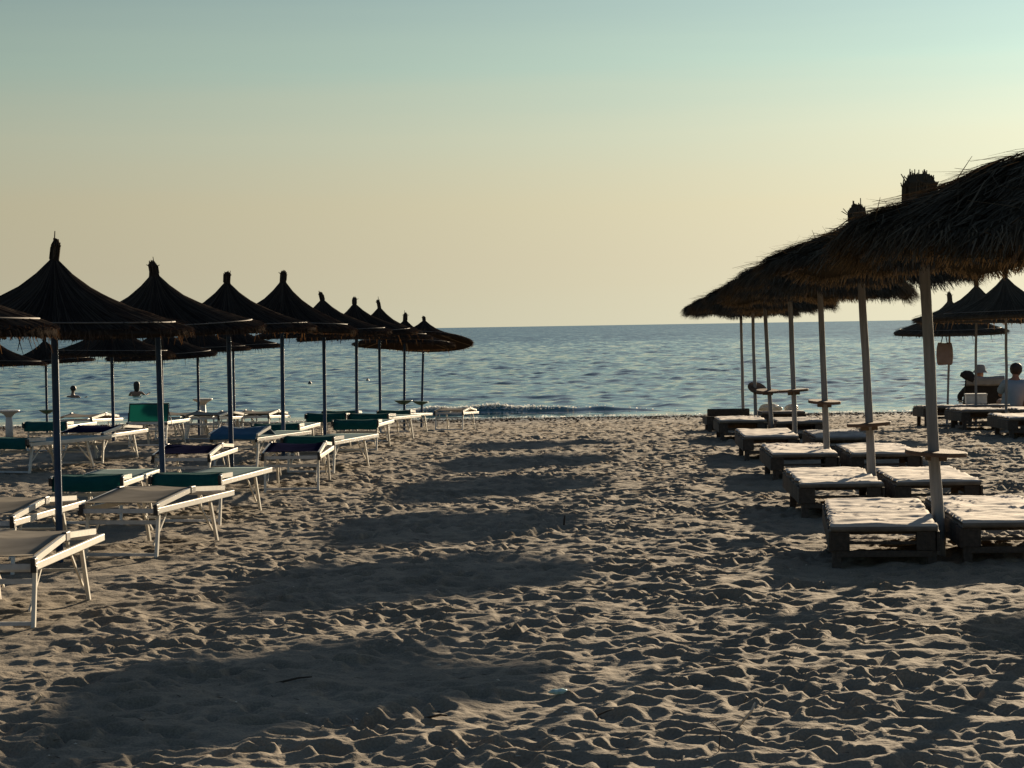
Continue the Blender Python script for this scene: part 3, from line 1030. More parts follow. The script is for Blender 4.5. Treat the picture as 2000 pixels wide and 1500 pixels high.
def arms(p):
    """the upper folding frame: two pairs of rails meeting at a dark hinge"""
    out = []
    (y0, z0), (y1, z1), (y2, z2) = p
    for s in (-1, 1):
        x = s * (LW - .004)
        out.append(("backrest_rail", one("backrest_rail", lambda m: m.bar((x, y0, z0), (x, y1, z1), .022, .036, (0, 0, 1)), M_ALU)))
        out.append(("seat_rail", one("seat_rail", lambda m: m.bar((x, y1 + .06, z1), (x, y2, z2), .022, .036, (0, 0, 1)), M_ALU)))
        out.append(("hinge", one("hinge", lambda m: m.box((x - .016, y1 - .03, z1 - .032), (x + .016, y1 + .075, z1 + .026)), M_BLACK, bevel=.006)))
        out.append(("hinge", one("hinge", lambda m: m.box((x - .015, y0 - .05, z0 - .045), (x + .015, y0 + .01, z0 + .012)), M_BLACK, bevel=.006)))
    return out


ARMS_A = arms(((.03, .40), (.80, .465), (1.62, .420)))


def lounger(label, right_x, y, yaw, kind, cloth, group, seed=0, dz=0.0):
    """right_x: where the near end of its right rail stands"""
    a = R(yaw)                                   # clockwise from +Y
    cx = right_x - LW * math.cos(a)
    cy = y + LW * math.sin(a)
    root = thing("beach_lounger", label, "sun lounger", (cx, cy, gz(cy) + dz), (0, 0, -a), group)
    slope = math.atan2(gz(cy + 1.5) - gz(cy), 1.5)
    root.rotation_euler = (slope, 0, -a)
    assemble(root, BASE + LEGS)
    if kind == "open":
        assemble(root, ARMS_A)
        obj("canvas", cached(("openc", cloth.name, seed % 2), lambda: sheet_mesh("canvas", [(.04, .425), (.80, .485), (1.62, .440), (1.80, .39)], LW - .018, .030, cloth, seed=seed)), root)
    else:
        obj("canvas", cached(("flatc",), lambda: sheet_mesh("canvas", [(.16, .388), (1.83, .388)], LW - .013, .018, M_SUNTEAL)), root)
        if kind == "hood":
            h = obj("hood", cached(("hood", cloth.name, seed % 2), lambda: sheet_mesh("hood", [(.30, .440), (.10, .452), (-.01, .445), (-.055, .40), (-.07, .315)], LW + .004, .012, cloth, seed=seed + 3, wave=.004)), root)
            for s in (-1, 1):
                x = s * (LW + .017)
                obj("hood_arm", cached(("harm", s), lambda: one("hood_arm", lambda m: m.bar((x, -.03, .425), (x, .33, .418), .022, .040), M_ALU)), h)
                obj("hinge", cached(("hh", s), lambda: one("hinge", lambda m: m.box((x - .015, -.085, .36), (x + .015, -.034, .435)), M_BLACK, bevel=.006)), h)
        elif kind == "lifted":      # the blue cloth pulled up into a shallow ridge
            h = obj("hood", sheet_mesh("hood", [(.62, .40), (.34, .52), (-.02, .43), (-.05, .37)], LW + .004, .02, cloth, seed=seed, wave=.006), root)
            for s in (-1, 1):
                x = s * (LW + .017)
                obj("hood_arm", one("hood_arm", lambda m: m.bar((x, -.03, .42), (x, .40, .50), .022, .034), M_ALU), h)
        elif kind == "upright":
            tl = R(14)
            h = obj("backrest", one("backrest", lambda m: m.box((-LW, -.004, .0), (LW, .004, .27)), cloth), root, (0, .10, .385), (-tl, 0, R(-6)))
            for s in (-1, 1):
                obj("backrest_rail", one("backrest_rail", lambda m: m.bar((s * (LW + .008), 0, -.03), (s * (LW + .008), 0, .275), .014, .016, (0, 1, 0)), M_BLACK), h)
                obj("strut", one("strut", lambda m: m.bar((s * (LW + .02), 0, .14), (s * (LW + .05), .10, -.03), .010, .012, (0, 1, 0)), M_BLACK), h)
            obj("backrest_rail", one("backrest_rail", lambda m: m.bar((-LW - .014, 0, .273), (LW + .014, 0, .273), .014, .018), M_BLACK), h)
    return root


GL = "aluminium sun loungers left of the sandy lane"
for k, (lab, rx, y, yaw, kind, cl) in enumerate([
        ("nearest white-framed lounger at the left edge, pale canvas, legs on bare sand", -2.77, 13.1, 2, "open", M_BEIGE),
        ("pale white-framed lounger at left edge beside the first blue pole", -3.56, 16.15, 5, "open", M_BEIGE),
        ("pale white-framed lounger right of the first blue pole, sagging canvas", -2.68, 17.05, 11, "open", M_BEIGE),
        ("lounger with folded teal hood just behind the first blue pole", -3.46, 20.09, 1.5, "hood", M_TEAL),
        ("lounger with folded teal hood crossing the second blue pole", -2.59, 20.08, 8, "hood", M_TEAL),
        ("navy canvas lounger between the second and third blue poles", -3.19, 23.9, 2, "open", M_NAVY),
        ("navy canvas lounger right of the third blue pole, beside the open sand", -2.04, 23.95, 0, "open", M_NAVY),
        ("lounger with bright blue cloth lifted behind the third blue pole", -3.15, 28.0, 16, "lifted", M_BLUEC),
        ("lounger with teal hood and long pale bed right of the fourth blue pole", -2.11, 26.8, 13, "hood", M_TEAL),
        ("small teal hooded lounger crossed by the fourth blue pole", -2.88, 30.6, 4, "hood", M_TEAL),
        ("teal hooded lounger right of the fifth blue pole, nearest the lane there", -1.88, 31.6, 4, "hood", M_TEAL),
        ("teal hooded lounger crossed by the fifth blue pole", -2.60, 35.4, 4, "hood", M_TEAL),
        ("long teal hooded lounger beside the seventh blue pole", -1.89, 34.6, 13, "hood", M_TEAL),
        ("teal hooded lounger under the sixth blue pole, against the water", -2.72, 40.0, 4, "hood", M_TEAL),
        ("white-railed lounger beneath the green pole trays near the sea", -1.94, 43.0, 11, "hood", M_GREEN),
        ("last white lounger of the left rows, standing apart nearest the lane by the water", -1.02, 46.8, 9, "open", M_BEIGE),
        ("teal lounger cut off by the left edge with white rail crossing the first blue pole", -5.87, 27.6, 22, "hood", M_TEAL),
        ("dark canvas lounger just right of the first blue pole in the middle distance", -5.30, 29.4, 9, "open", M_NAVY),
        ("small teal hooded lounger left of the first blue pole below the green tray", -6.47, 33.0, 3, "hood", M_TEAL),
        ("lounger with its teal backrest standing upright left of the second blue pole", -5.23, 34.4, 3, "upright", M_TEAL),
        ("far white lounger at the foot of the pedestal table", -5.50, 38.6, 6, "open", M_BEIGE),
        ("far white lounger left of the third blue pole", -4.88, 37.8, 8, "open", M_BEIGE),
        ("tiny far white lounger just right of the third blue pole", -5.10, 43.0, 6, "open", M_BEIGE),
        ("tiny far white lounger left of the fourth blue pole", -4.22, 39.4, 6, "open", M_BEIGE),
        ("far white lounger between the first blue pole and the thin bare blue pole", -6.95, 37.6, 6, "open", M_BEIGE)]):
    lounger(lab, rx, y, yaw, kind, cl, GL, k)

# pedestal tables
for (lab, x, y, zt) in [("white plastic pedestal table under the far left umbrella row", -6.28, 46.2, .34), ("white pedestal table cut off by the left edge", -9.42, 42.6, .29)]:
    g = gz(y)
    t = thing("pedestal_table", lab, "table", (x, y, g))
    h = zt - g
    obj("table_top", one("table_top", lambda m: m.lathe([(.055, h - .13), (.10, h - .075), (.19, h - .03), (.205, h - .012), (.205, h), (.19, h + .004)], 26), M_WHITE, True), t)
    obj("leg", one("leg", lambda m: m.lathe([(.075, -.05), (.070, .25), (.060, h - .12)], 18), M_WHITE, True), t)

# ------------------------------------------------------------------ wooden sunbeds
BW, BL = .36, 1.90


def mattress_mesh(seed, crumple, material):
    r = np.random.default_rng(seed)
    nx, ny, th = 34, 84, .046
    u = np.linspace(-1, 1, nx)
    v = np.linspace(0, 1, ny)
    U, V = np.meshgrid(u, v)
    n1 = fft_noise(ny, nx, .022, .10, .6, seed + 100, 1.6)
    n2 = fft_noise(ny, nx, .022, .055, .25, seed + 200)
    ridge = np.abs(fft_noise(ny, nx, .022, .20, 1.2, seed + 300, 0.4))
    edge = np.clip((1 - np.abs(U)) / .06, 0, 1) * np.clip(V / .022, 0, 1) * np.clip((1 - V) / .022, 0, 1)
    e2 = edge ** .45
    top = th * (.72 + .28 * e2) + (n1 * .0035 + n2 * .0007 + np.exp(-(ridge / .16) ** 2) * .016 * crumple * np.clip(fft_noise(ny, nx, .022, .25, 1.2, seed + 400), 0, 1)) * e2 + .004 * e2 * (1 - U * U)
    X = U * (BW + .006 + .006 * n1[:, :1]) - U * .012 * (1 - e2)
    Y = V * (BL + .01) - .012
    bot = np.full_like(X, -.001)
    A = np.stack([X, Y, top], -1).reshape(-1, 3)
    B = np.stack([X, Y, bot], -1).reshape(-1, 3)
    q = grid_quads(ny, nx)
    N = nx * ny
    side = []
    for j in range(ny - 1):
        for i in (0, nx - 1):
            a = j * nx + i
            side.append((a, a + nx, N + a + nx, N + a) if i else (a + nx, a, N + a, N + a + nx))
    for i in range(nx - 1):
        for a, fl in ((i, 1), ((ny - 1) * nx + i, 0)):
            side.append((a, N + a, N + a + 1, a + 1) if fl else (a + 1, N + a + 1, N + a, a))
    me = np_mesh("mattress", np.concatenate([A, B]), np.concatenate([q, q[:, ::-1] + N, np.array(side)]), material)
    me.materials.append(M_EDGE)
    mi = np.zeros(len(q) * 2 + len(side), dtype=np.int32)
    mi[len(q) * 2:] = 1
    me.polygons.foreach_set("material_index", mi)
    return me


ZF = .262          # top of the timber, where the mattress lies
plank_me = [one("plank", lambda m: m.box((-.011, 0, .0), (.011, .208 - .004 * k, .138 + .006 * k)), M_WOOD, bevel=.003) for k in range(2)]


def bed_frame():
    P = []
    for s in (-1, 1):
        for y in (.05, 1.28):
            x = s * (BW - .045)
            P.append(("leg", one("leg", lambda m: m.bar((x, y, ZF - .02), (x + s * .006, y - (.03 if y < 1 else -.04), -.08), .062, .062, (0, 1, 0)), M_WOOD, bevel=.004), (0, 0, 0)))
        for k in range(9):
            P.append(("plank", plank_me[k % 2], (s * (BW + .0005), k * .2115 - .002, ZF - .142 + .002 * (k % 3))))
        P.append(("end_block", one("end_block", lambda m: m.box((s * BW - .075 * s - .07, -.006, ZF - .135), (s * BW - .075 * s + .055, .032, ZF - .004)), M_WOOD, bevel=.004), (0, 0, 0)))
    P.append(("cross_rail", one("cross_rail", lambda m: m.box((-BW + .07, .004, ZF - .092), (BW - .07, .026, ZF - .072)), M_WOOD), (0, 0, 0)))
    P.append(("cross_rail", one("cross_rail", lambda m: m.box((-BW + .04, -.002, ZF - .180), (BW - .04, .024, ZF - .137)), M_WOOD, bevel=.003), (0, 0, 0)))
    P.append(("cross_rail", one("cross_rail", lambda m: m.box((-BW + .02, BL - .04, ZF - .14), (BW - .02, BL - .018, ZF - .006)), M_WOOD, bevel=.003), (0, 0, 0)))
    for k in range(9):
        P.append(("slat", one("slat", lambda m: m.box((-BW + .012, .06 + k * .205, ZF - .028), (BW - .012, .06 + k * .205 + .10, ZF - .006)), M_WOOD), (0, 0, 0)))
    return P


FRAME = bed_frame()


def sunbed(label, x0, x1, y, yaw=2.6, tilt=0.0, seed=0, crumple=.3, cloth=None, group=None, dz=0.0, sx=None):
    """x0, x1: left and right side at the near end"""
    cx = (x0 + x1) / 2
    sl = math.atan2(gz(y + 1.6) - gz(y), 1.6)
    root = thing("wooden_sunbed", label, "sunbed", (cx, y, gz(y) + dz), (tilt + sl, 0, R(-yaw)), group)
    root.scale = ((x1 - x0) / (2 * BW), 1, 1)
    for (nm, me, loc) in FRAME:
        obj(nm, me, root, loc)
    if cloth is not False:
        obj("mattress", cached(("mat", seed % 4, crumple, (cloth or M_SHEET).name), lambda: mattress_mesh(seed % 4, crumple, cloth or M_SHEET)), root, (0, 0, ZF))
    return root


GBED = "wooden sunbeds in the right-hand row"
sunbed("nearest wooden sunbed, crumpled pale sheet, left of the stout white pole", 2.19, 2.93, 15.75, 6.5, R(1.2), 0, .7, None, GBED, -.02)
sunbed("wooden sunbed cut off by the right edge beside the stout white pole", 3.12, 3.86, 15.85, 2.6, R(1.0), 1, .8, None, GBED, -.015)
sunbed("second wooden sunbed left of the second white pole, long shadow stripes", 2.48, 3.20, 19.7, 2.6, R(.3), 2, .7, None, GBED)
sunbed("second wooden sunbed right of the second white pole", 3.32, 4.06, 19.75, 2.6, 0, 3, .5, None, GBED)
sunbed("third wooden sunbed left of the third white pole", 2.75, 3.46, 24.2, 2.6, 0, 1, .8, None, GBED)
sunbed("third wooden sunbed right of the third white pole", 3.60, 4.34, 24.2, 2.6, 0, 0, .5, None, GBED, -.01)
sunbed("fourth wooden sunbed left of the fourth white pole, smooth flat mattress", 2.84, 3.52, 28.0, 2.6, 0, 3, .15, None, GBED, .0)
sunbed("fourth wooden sunbed right of the fourth white pole, grey mattress", 3.74, 4.42, 28.1, 2.6, 0, 2, .9, M_SHEETD, GBED, -.03)
sunbed("fifth wooden sunbed left of the white poles, mattress partly lit", 3.00, 3.68, 33.0, 2.6, 0, 0, .9, None, GBED)
sunbed("fifth wooden sunbed behind the white poles, low grey mattress", 3.84, 4.52, 33.0, 2.6, 0, 2, .8, M_SHEETD, GBED, -.03)
b6 = sunbed("dark bare wooden sunbed last in the right row, boarded backrest turned to the camera", 3.22, 3.92, 37.6, 2.6, 0, 0, .3, False, GBED)
back = obj("backrest", one("backrest", lambda m: m.box((-BW + .01, -.02, 0), (BW - .01, .02, .12)), M_WOOD, bevel=.004), b6, (0, .16, ZF + .004), (R(16), 0, 0))
for k in range(3):
    obj("board", one("board", lambda m: m.box((-BW, -.046, -.235 + k * .122), (BW, -.022, -.235 + k * .122 + .114)), M_WOOD, bevel=.004), back)
sunbed("last wooden sunbed of the right row with white bags on it", 4.12, 4.84, 37.6, 2.6, 0, 1, .6, M_SHEETD, GBED, .02)
GB2 = "wooden sunbeds at the far right"
sunbed("far right wooden sunbed just right of the stout white pole, before the reclining person", 6.98, 7.70, 38.6, 4.5, 0, 0, .3, M_SHEETD, GB2, .06)
sunbed("far right wooden sunbed under the reclining person, white box standing on it", 7.78, 8.52, 38.9, 4.5, 0, 3, .3, M_SHEETD, GB2, .06)
sunbed("far right wooden sunbed in the middle, pale sideboards", 6.99, 7.72, 35.4, 3, 0, 1, .5, M_SHEETD, GB2, .03)
sunbed("far right wooden sunbed beside the right edge behind the nearest one", 7.85, 8.6, 35.2, 3, 0, 2, .5, None, GB2, .03)
sunbed("wooden sunbed cut off by the right edge, light mattress top", 7.02, 7.76, 32.2, 3, 0, 3, .4, None, GB2, .0)

# ------------------------------------------------------------------ people
M_SKIN = simple_mat("tanned_skin", (0.30, 0.155, 0.095), 0.55, 0.1, 8)
M_HAIR = simple_mat("dark_brown_hair", (0.035, 0.020, 0.013), 0.6, 0.3, 30)
M_DARKJ = simple_mat("charcoal_jacket_cloth", (0.022, 0.021, 0.023), 0.9, 0.25, 12, bump=.3, bump_scale=20)
M_SHIRT = simple_mat("pale_blue_shirt_cloth", (0.34, 0.43, 0.49), 0.9, 0.1, 8, bump=.3, bump_scale=18, translucent=(.35, .45, .5, .25))
M_HAT = simple_mat("light_grey_hat_cloth", (0.30, 0.29, 0.28), 0.9, 0.15, 12)
M_SHORT = simple_mat("dark_swim_cloth", (0.03, 0.035, 0.05), 0.8, 0.2)


def skin_mesh(name, verts, edges, radii, material, sub=2, root=0):
    me = bpy.data.meshes.new(name)
    me.from_pydata([tuple(v) for v in verts], edges, [])
    o = bpy.data.objects.new(name, me)
    COL.objects.link(o)
    md = o.modifiers.new("skin", 'SKIN')
    for i, r_ in enumerate(radii):
        d = me.skin_vertices[0].data[i]
        d.radius = r_ if isinstance(r_, tuple) else (r_, r_)
        d.use_root = (i == root)
    md.use_smooth_shade = True
    ss_ = o.modifiers.new("sub", 'SUBSURF')
    ss_.levels = ss_.render_levels = sub
    dg = bpy.context.evaluated_depsgraph_get()
    out = bpy.data.meshes.new_from_object(o.evaluated_get(dg))
    bpy.data.objects.remove(o)
    bpy.data.meshes.remove(me)
    out.name = name
    out.materials.clear()
    out.materials.append(material)
    out.shade_smooth()
    return out


def body(J, legs=True, material=None):
    """J: joint name -> point; one continuous body with separate fingers"""
    V, E_, Rr, ix = [], [], [], {}

    def add(n, p, r_, par=None):
        ix[n] = len(V)
        V.append(Vector(p))
        Rr.append(r_)
        if par is not None:
            E_.append((ix[par], ix[n]))
    hip, chest, neck, head = (Vector(J[k]) for k in ("hip", "chest", "neck", "head"))
    add("hip", hip, (.150, .110))
    add("waist", hip.lerp(chest, .45), (.130, .095), "hip")
    add("chest", chest, (.155, .110), "waist")
    add("neck", neck, .055, "chest")
    up = (head - neck).normalized()
    add("jaw", neck + up * .09, (.068, .075), "neck")
    add("skull", neck + up * .18, (.082, .098), "jaw")
    add("crown", neck + up * .245, (.055, .065), "skull")
    for s in ("l", "r"):
        if s + "_elbow" not in J:
            continue
        add(s + "_sh", J[s + "_sh"], .058, "chest")
        add(s + "_elbow", J[s + "_elbow"], .042, s + "_sh")
        add(s + "_wrist", J[s + "_wrist"], .028, s + "_elbow")
        w = Vector(J[s + "_wrist"])
        d = (w - Vector(J[s + "_elbow"])).normalized()
        side = d.cross(Vector((0, 0, 1))).normalized()
        palm = w + d * .07
        add(s + "_palm", palm, (.036, .018), s + "_wrist")
        for k in range(4):
            b0 = palm + d * .045 + side * (-.030 + .020 * k)
            ln = (.055, .068, .064, .048)[k]
            add(s + "f%d" % k, b0, .0095, s + "_palm")
            add(s + "g%d" % k, b0 + d * ln - Vector((0, 0, .022)), .0075, s + "f%d" % k)
        add(s + "t0", w + d * .045 + side * -.052, .011, s + "_palm")
        add(s + "t1", w + d * .085 + side * -.075, .008, s + "t0")
    if legs:
        for s in ("l", "r"):
            add(s + "_hipj", J[s + "_hipj"], .092, "hip")
            add(s + "_knee", J[s + "_knee"], .062, s + "_hipj")
            add(s + "_ankle", J[s + "_ankle"], .040, s + "_knee")
            d = Vector(J[s + "_knee"]) - Vector(J[s + "_hipj"])
            d.z = 0
            d.normalize()
            add(s + "_toe", Vector(J[s + "_ankle"]) + d * .17 + Vector((0, 0, -.035)), (.042, .024), s + "_ankle")
    return skin_mesh("body", V, E_, Rr, material or M_SKIN)


def hair_mesh(c, r_, material, longer=0.0, seed=1):
    rr = random.Random(seed)
    m = MB()
    prof = [(r_ * .55, -r_ * .9 - longer), (r_ * .98, -r_ * .45 - longer * .5), (r_ * 1.06, 0), (r_ * .95, r_ * .5), (r_ * .6, r_ * .88), (r_ * .12, r_ * 1.02)]
    m.lathe(prof, 16, jit=.05, rng=rr)
    m.v = [(x + c[0], y + c[1], z + c[2]) for (x, y, z) in m.v]
    return m.mesh("hair", material, True)


# the reclining person and the dark chair
cx_, cy_ = 9.22, 44.8
cg = gz(cy_)
ch = thing("beach_chair", "dark low beach chair with wide fabric back holding the reclining person", "beach chair", (cx_, cy_, cg))
obj("backrest", sheet_mesh("backrest", [(.06, .16), (-.20, .52), (-.40, .90)], .36, .03, M_DARKJ, .012), ch)
obj("seat", sheet_mesh("seat", [(.52, .24), (.06, .16)], .34, .03, M_DARKJ, .012), ch)
for s in (-1, 1):
    obj("frame_tube", one("frame_tube", lambda m: m.tube([(s * .37, .10, .10), (s * .37, -.20, .52), (s * .37, -.41, .92)], .014, 8), M_BLACK, True), ch)
    obj("leg", one("leg", lambda m: m.tube([(s * .36, .50, .25), (s * .36, -.10, -.06)], .012, 8), M_BLACK, True), ch)
    obj("leg", one("leg", lambda m: m.tube([(s * .34, -.12, .38), (s * .34, .48, -.06)], .012, 8), M_BLACK, True), ch)
    obj("armrest", one("armrest", lambda m: m.bar((s * .39, -.20, .46), (s * .39, .28, .44), .045, .02), M_BLACK), ch)
tw = thing("towel", "grey towel draped over the top of the dark beach chair", "towel", (cx_, cy_, cg),
           me=sheet_mesh("towel", [(-.285, .74), (-.365, .915), (-.405, .945), (-.45, .915), (-.43, .76)], .375, .012, M_HAT, .010, 13, 4, .006))
p1 = thing("person", "person in dark clothes and grey bucket hat reclining in the dark beach chair", "person", (cx_ - .06, cy_, cg))
J = dict(hip=(0, .10, .30), chest=(0, -.14, .66), neck=(0, -.25, .86), head=(0, -.22, 1.1),
         l_sh=(-.19, -.14, .74), l_elbow=(-.36, -.02, .55), l_wrist=(-.30, .24, .46), r_sh=(.19, -.14, .74), r_elbow=(.31, .0, .52), r_wrist=(.25, .25, .46),
         l_hipj=(-.10, .18, .28), l_knee=(-.13, .60, .40), l_ankle=(-.13, .86, .06), r_hipj=(.10, .18, .28), r_knee=(.13, .60, .38), r_ankle=(.13, .88, .06))
obj("body", body(J), p1)
obj("jacket", skin_mesh("jacket", [(0, .08, .32), (0, -.03, .48), (0, -.14, .68), (-.20, -.14, .74), (-.36, -.02, .55), (-.31, .20, .47), (.20, -.14, .74), (.31, 0, .52), (.255, .21, .465)],
                        [(0, 1), (1, 2), (2, 3), (3, 4), (4, 5), (2, 6), (6, 7), (7, 8)], [(.17, .13), (.16, .12), (.175, .13), .078, .060, .050, .078, .060, .050], M_DARKJ), p1)
hat = MB()
hat.lathe([(.155, 1.005), (.15, 1.012), (.108, 1.055), (.100, 1.12), (.085, 1.155), (.03, 1.165)], 20, c=(0, -.235), cap_bot=False)
obj("hat", hat.mesh("hat", M_HAT, True), p1)
bag = MB()
bag.lathe([(.05, 0), (.15, .02), (.16, .10), (.11, .19), (.03, .235)], 12, jit=.06, rng=random.Random(4))
thing("beach_bag", "black bag perched on the left corner of the dark beach chair", "bag", (cx_ - .36, cy_ - .40, cg + .86), (0, R(28), 0), me=bag.mesh("beach_bag", M_DARKJ, True)).scale = (1, .5, .85)

# two people at the right edge
px_, py_ = 9.24, 42.0
pg = gz(py_)
st = thing("camp_stool", "low stool under the person in the pale blue shirt", "stool", (px_, py_, pg))
obj("seat", one("seat", lambda m: m.box((-.20, -.16, .20), (.20, .16, .225)), M_DARKJ, bevel=.006), st)
for sx in (-1, 1):
    for sy in (-1, 1):
        obj("leg", one("leg", lambda m: m.bar((sx * .17, sy * .13, .20), (sx * .19, sy * .15, -.06), .02, .02, (0, 1, 0)), M_BLACK), st)
p2 = thing("person", "person in loose pale blue shirt sitting hunched at the right edge, dark hair", "person", (px_, py_, pg))
J = dict(hip=(0, 0, .33), chest=(.05, .06, .68), neck=(.07, .10, .84), head=(.09, .14, 1.05),
         l_sh=(-.13, .06, .74), l_elbow=(-.20, .20, .52), l_wrist=(-.13, .42, .62), r_sh=(.22, .08, .74), r_elbow=(.33, .18, .50), r_wrist=(.22, .38, .44),
         l_hipj=(-.10, .06, .31), l_knee=(-.16, .46, .42), l_ankle=(-.16, .52, .05), r_hipj=(.10, .06, .31), r_knee=(.14, .46, .42), r_ankle=(.15, .54, .05))
obj("body", body(J), p2)
obj("shirt", skin_mesh("shirt", [(-.06, -.02, .16), (-.02, 0, .42), (.05, .05, .70), (-.14, .06, .75), (-.21, .18, .56), (.23, .08, .75), (.33, .17, .53)],
                       [(0, 1), (1, 2), (2, 3), (3, 4), (2, 5), (5, 6)], [(.30, .20), (.22, .17), (.165, .135), .088, .085, .088, .085], M_SHIRT), p2)
obj("hair", hair_mesh((.085, .125, 1.02), .108, M_HAIR, .03), p2)
p3 = thing("person", "bare-backed person cut off by the right edge beside the pale blue shirt", "person", (9.62, 41.5, gz(41.5)))
J = dict(hip=(0, 0, .16), chest=(0, .05, .53), neck=(0, .08, .71), head=(.02, .10, .95),
         l_sh=(-.18, .06, .60), l_elbow=(-.26, .12, .34), l_wrist=(-.20, .34, .24), r_sh=(.18, .06, .60), r_elbow=(.26, .12, .34), r_wrist=(.20, .34, .24),
         l_hipj=(-.10, .06, .13), l_knee=(-.22, .48, .32), l_ankle=(-.14, .60, .03), r_hipj=(.10, .06, .13), r_knee=(.22, .48, .32), r_ankle=(.14, .62, .03))
obj("body", body(J), p3)
obj("shorts", skin_mesh("shorts", [(0, -.01, .13), (-.11, .10, .15), (-.17, .32, .24), (.11, .10, .15), (.17, .32, .24)], [(0, 1), (1, 2), (0, 3), (3, 4)], [(.17, .13), .11, .095, .11, .095], M_SHORT), p3)
obj("hair", hair_mesh((.01, .085, .88), .104, M_HAIR, .0, 2), p3)

# bathers
for (lab, x, y, up, seed) in [("bather with head and shoulders out of the water, left of the other", -16.76, 86.9, 0.0, 1), ("long-haired bather rising chest-high from the water beside the thin blue pole", -14.34, 86.9, .12, 2)]:
    b_ = thing("person", lab, "person", (x, y, SEA - .58 + up))
    J = dict(hip=(0, 0, .10), chest=(0, -.02, .55), neck=(0, 0, .78), head=(.02, 0, 1.05), l_sh=(-.19, 0, .66), l_elbow=(-.30, .12, .50), l_wrist=(-.16, .34, .55),
             r_sh=(.19, 0, .66), r_elbow=(.34, .05, .52), r_wrist=(.42, .28, .60))
    obj("body", body(J, legs=False), b_)
    obj("hair", hair_mesh((.02, -.015, .97), .112, M_HAIR, .22 if seed == 2 else .0, seed), b_)
for k, (lab, x, y) in enumerate([("small dark buoy far out left of the fifth blue pole", -9.14, 103.0), ("small dark buoy far out between the sixth and seventh blue poles", -6.75, 106.5)]):
    bm_ = MB()
    bm_.lathe([(.02, -.10), (.07, -.06), (.095, .02), (.08, .07), (.03, .11), (.02, .15)], 16)
    thing("buoy", lab, "buoy", (x, y, SEA + .02), me=bm_.mesh("buoy", M_BLACK, True), group="buoys far out")

# ------------------------------------------------------------------ bags and boxes
M_TOTE = simple_mat("dusty_pink_canvas", (0.32, 0.255, 0.225), 0.9, 0.15, 10, translucent=(.30, .2, .16, .2))
M_BAGW = simple_mat("thin_white_plastic", (0.66, 0.64, 0.58), 0.4, 0.08, 10, translucent=(.7, .66, .55, .35))
tb = thing("tote_bag", "dusty pink tote bag hanging from the low reed umbrella at right", "bag", (8.10, 42.6, .86))
m = MB()
hw, N_ = .145, 9
for z, w_, d_ in ((0.0, .92, .02), (.03, 1.0, .055), (.16, 1.0, .06), (.30, .96, .04), (.40, .86, .015)):
    for k in range(N_ * 2):
        a = math.pi * 2 * k / (N_ * 2)
        ex = abs(math.cos(a)) ** .45 * (1 if math.cos(a) >= 0 else -1)
        m.v.append((ex * hw * w_ + .015 * math.sin(7 * z + a), math.sin(a) * d_, z + .012 * math.sin(2 * a)))
for i in range(4):
    for k in range(N_ * 2):
        k2 = (k + 1) % (N_ * 2)
        m.f.append((i * N_ * 2 + k, i * N_ * 2 + k2, (i + 1) * N_ * 2 + k2, (i + 1) * N_ * 2 + k))
m.f.append(tuple(reversed(range(N_ * 2))))
obj("pouch", m.mesh("pouch", M_TOTE, True), tb)
for s in (-1, 1):
    obj("handle", one("handle", lambda m: m.tube([(-.07, s * .012, .39), (-.035, s * .010, .52), (.0, 0, .665), (.025, s * .010, .53), (.05, s * .012, .39)], .008, 6), M_DARKJ, True), tb)


def crumpled(name, rx, ry, rz, seed, material):
    bm = bmesh.new()
    bmesh.ops.create_icosphere(bm, subdivisions=4, radius=1)
    rr = random.Random(seed)
    ph = [(Vector((rr.gauss(0, 1), rr.gauss(0, 1), rr.gauss(0, 1))) * f_, rr.uniform(0, 6), a_) for f_, a_ in [(2, .16), (2.5, .14), (4, .10), (6, .06), (9, .05), (12, .04)] for _ in range(2)]
    for v in bm.verts:
        n = v.co.normalized()
        k = 1 + sum(abs(math.sin(n.dot(d) + p)) * a_ for d, p, a_ in ph) - .4
        z = n.z * k * rz
        v.co = (n.x * k * rx, n.y * k * ry, max(z, -rz * .55))
    me = bpy.data.meshes.new(name)
    bm.to_mesh(me)
    bm.free()
    me.materials.append(material)
    me.shade_smooth()
    return me


for (lab, x, y, sx, sz, sd) in [("larger crumpled white plastic bag on the last right-hand sunbed", 4.33, 38.3, .15, .060, 3), ("smaller round white bag on the last right-hand sunbed", 4.70, 38.4, .085, .055, 8)]:
    thing("plastic_bag", lab, "bag", (x, y, gz(y) + ZF + .02 + .055 + sz * .5), me=crumpled("plastic_bag", sx, .11, sz, sd, M_BAGW), group="white bags on the last sunbed")
bx = thing("white_box", "white box standing on a far right sunbed before the reclining person", "box", (8.02, 39.4, gz(39.4) + .06 + ZF + .068), (0, 0, R(-4)))
obj("lid", one("lid", lambda m: m.box((-.185, -.125, .145), (.185, .125, .175)), M_WHITE, bevel=.006), bx)
obj("tub", one("tub", lambda m: m.box((-.175, -.115, 0), (.175, .115, .144)), M_WHITE, bevel=.008), bx)

# ------------------------------------------------------------------ small things on the sand
M_TWIG = simple_mat("bleached_stick", (0.55, 0.47, 0.36), 0.8)
M_DTWIG = simple_mat("dark_twig", (0.045, 0.032, 0.022), 0.9)
M_LITTER = simple_mat("pale_green_wrapper", (0.40, 0.58, 0.52), 0.4, 0.3, 40)
M_WEED = simple_mat("dry_seaweed", (0.035, 0.020, 0.014), 0.95, .4, 20)


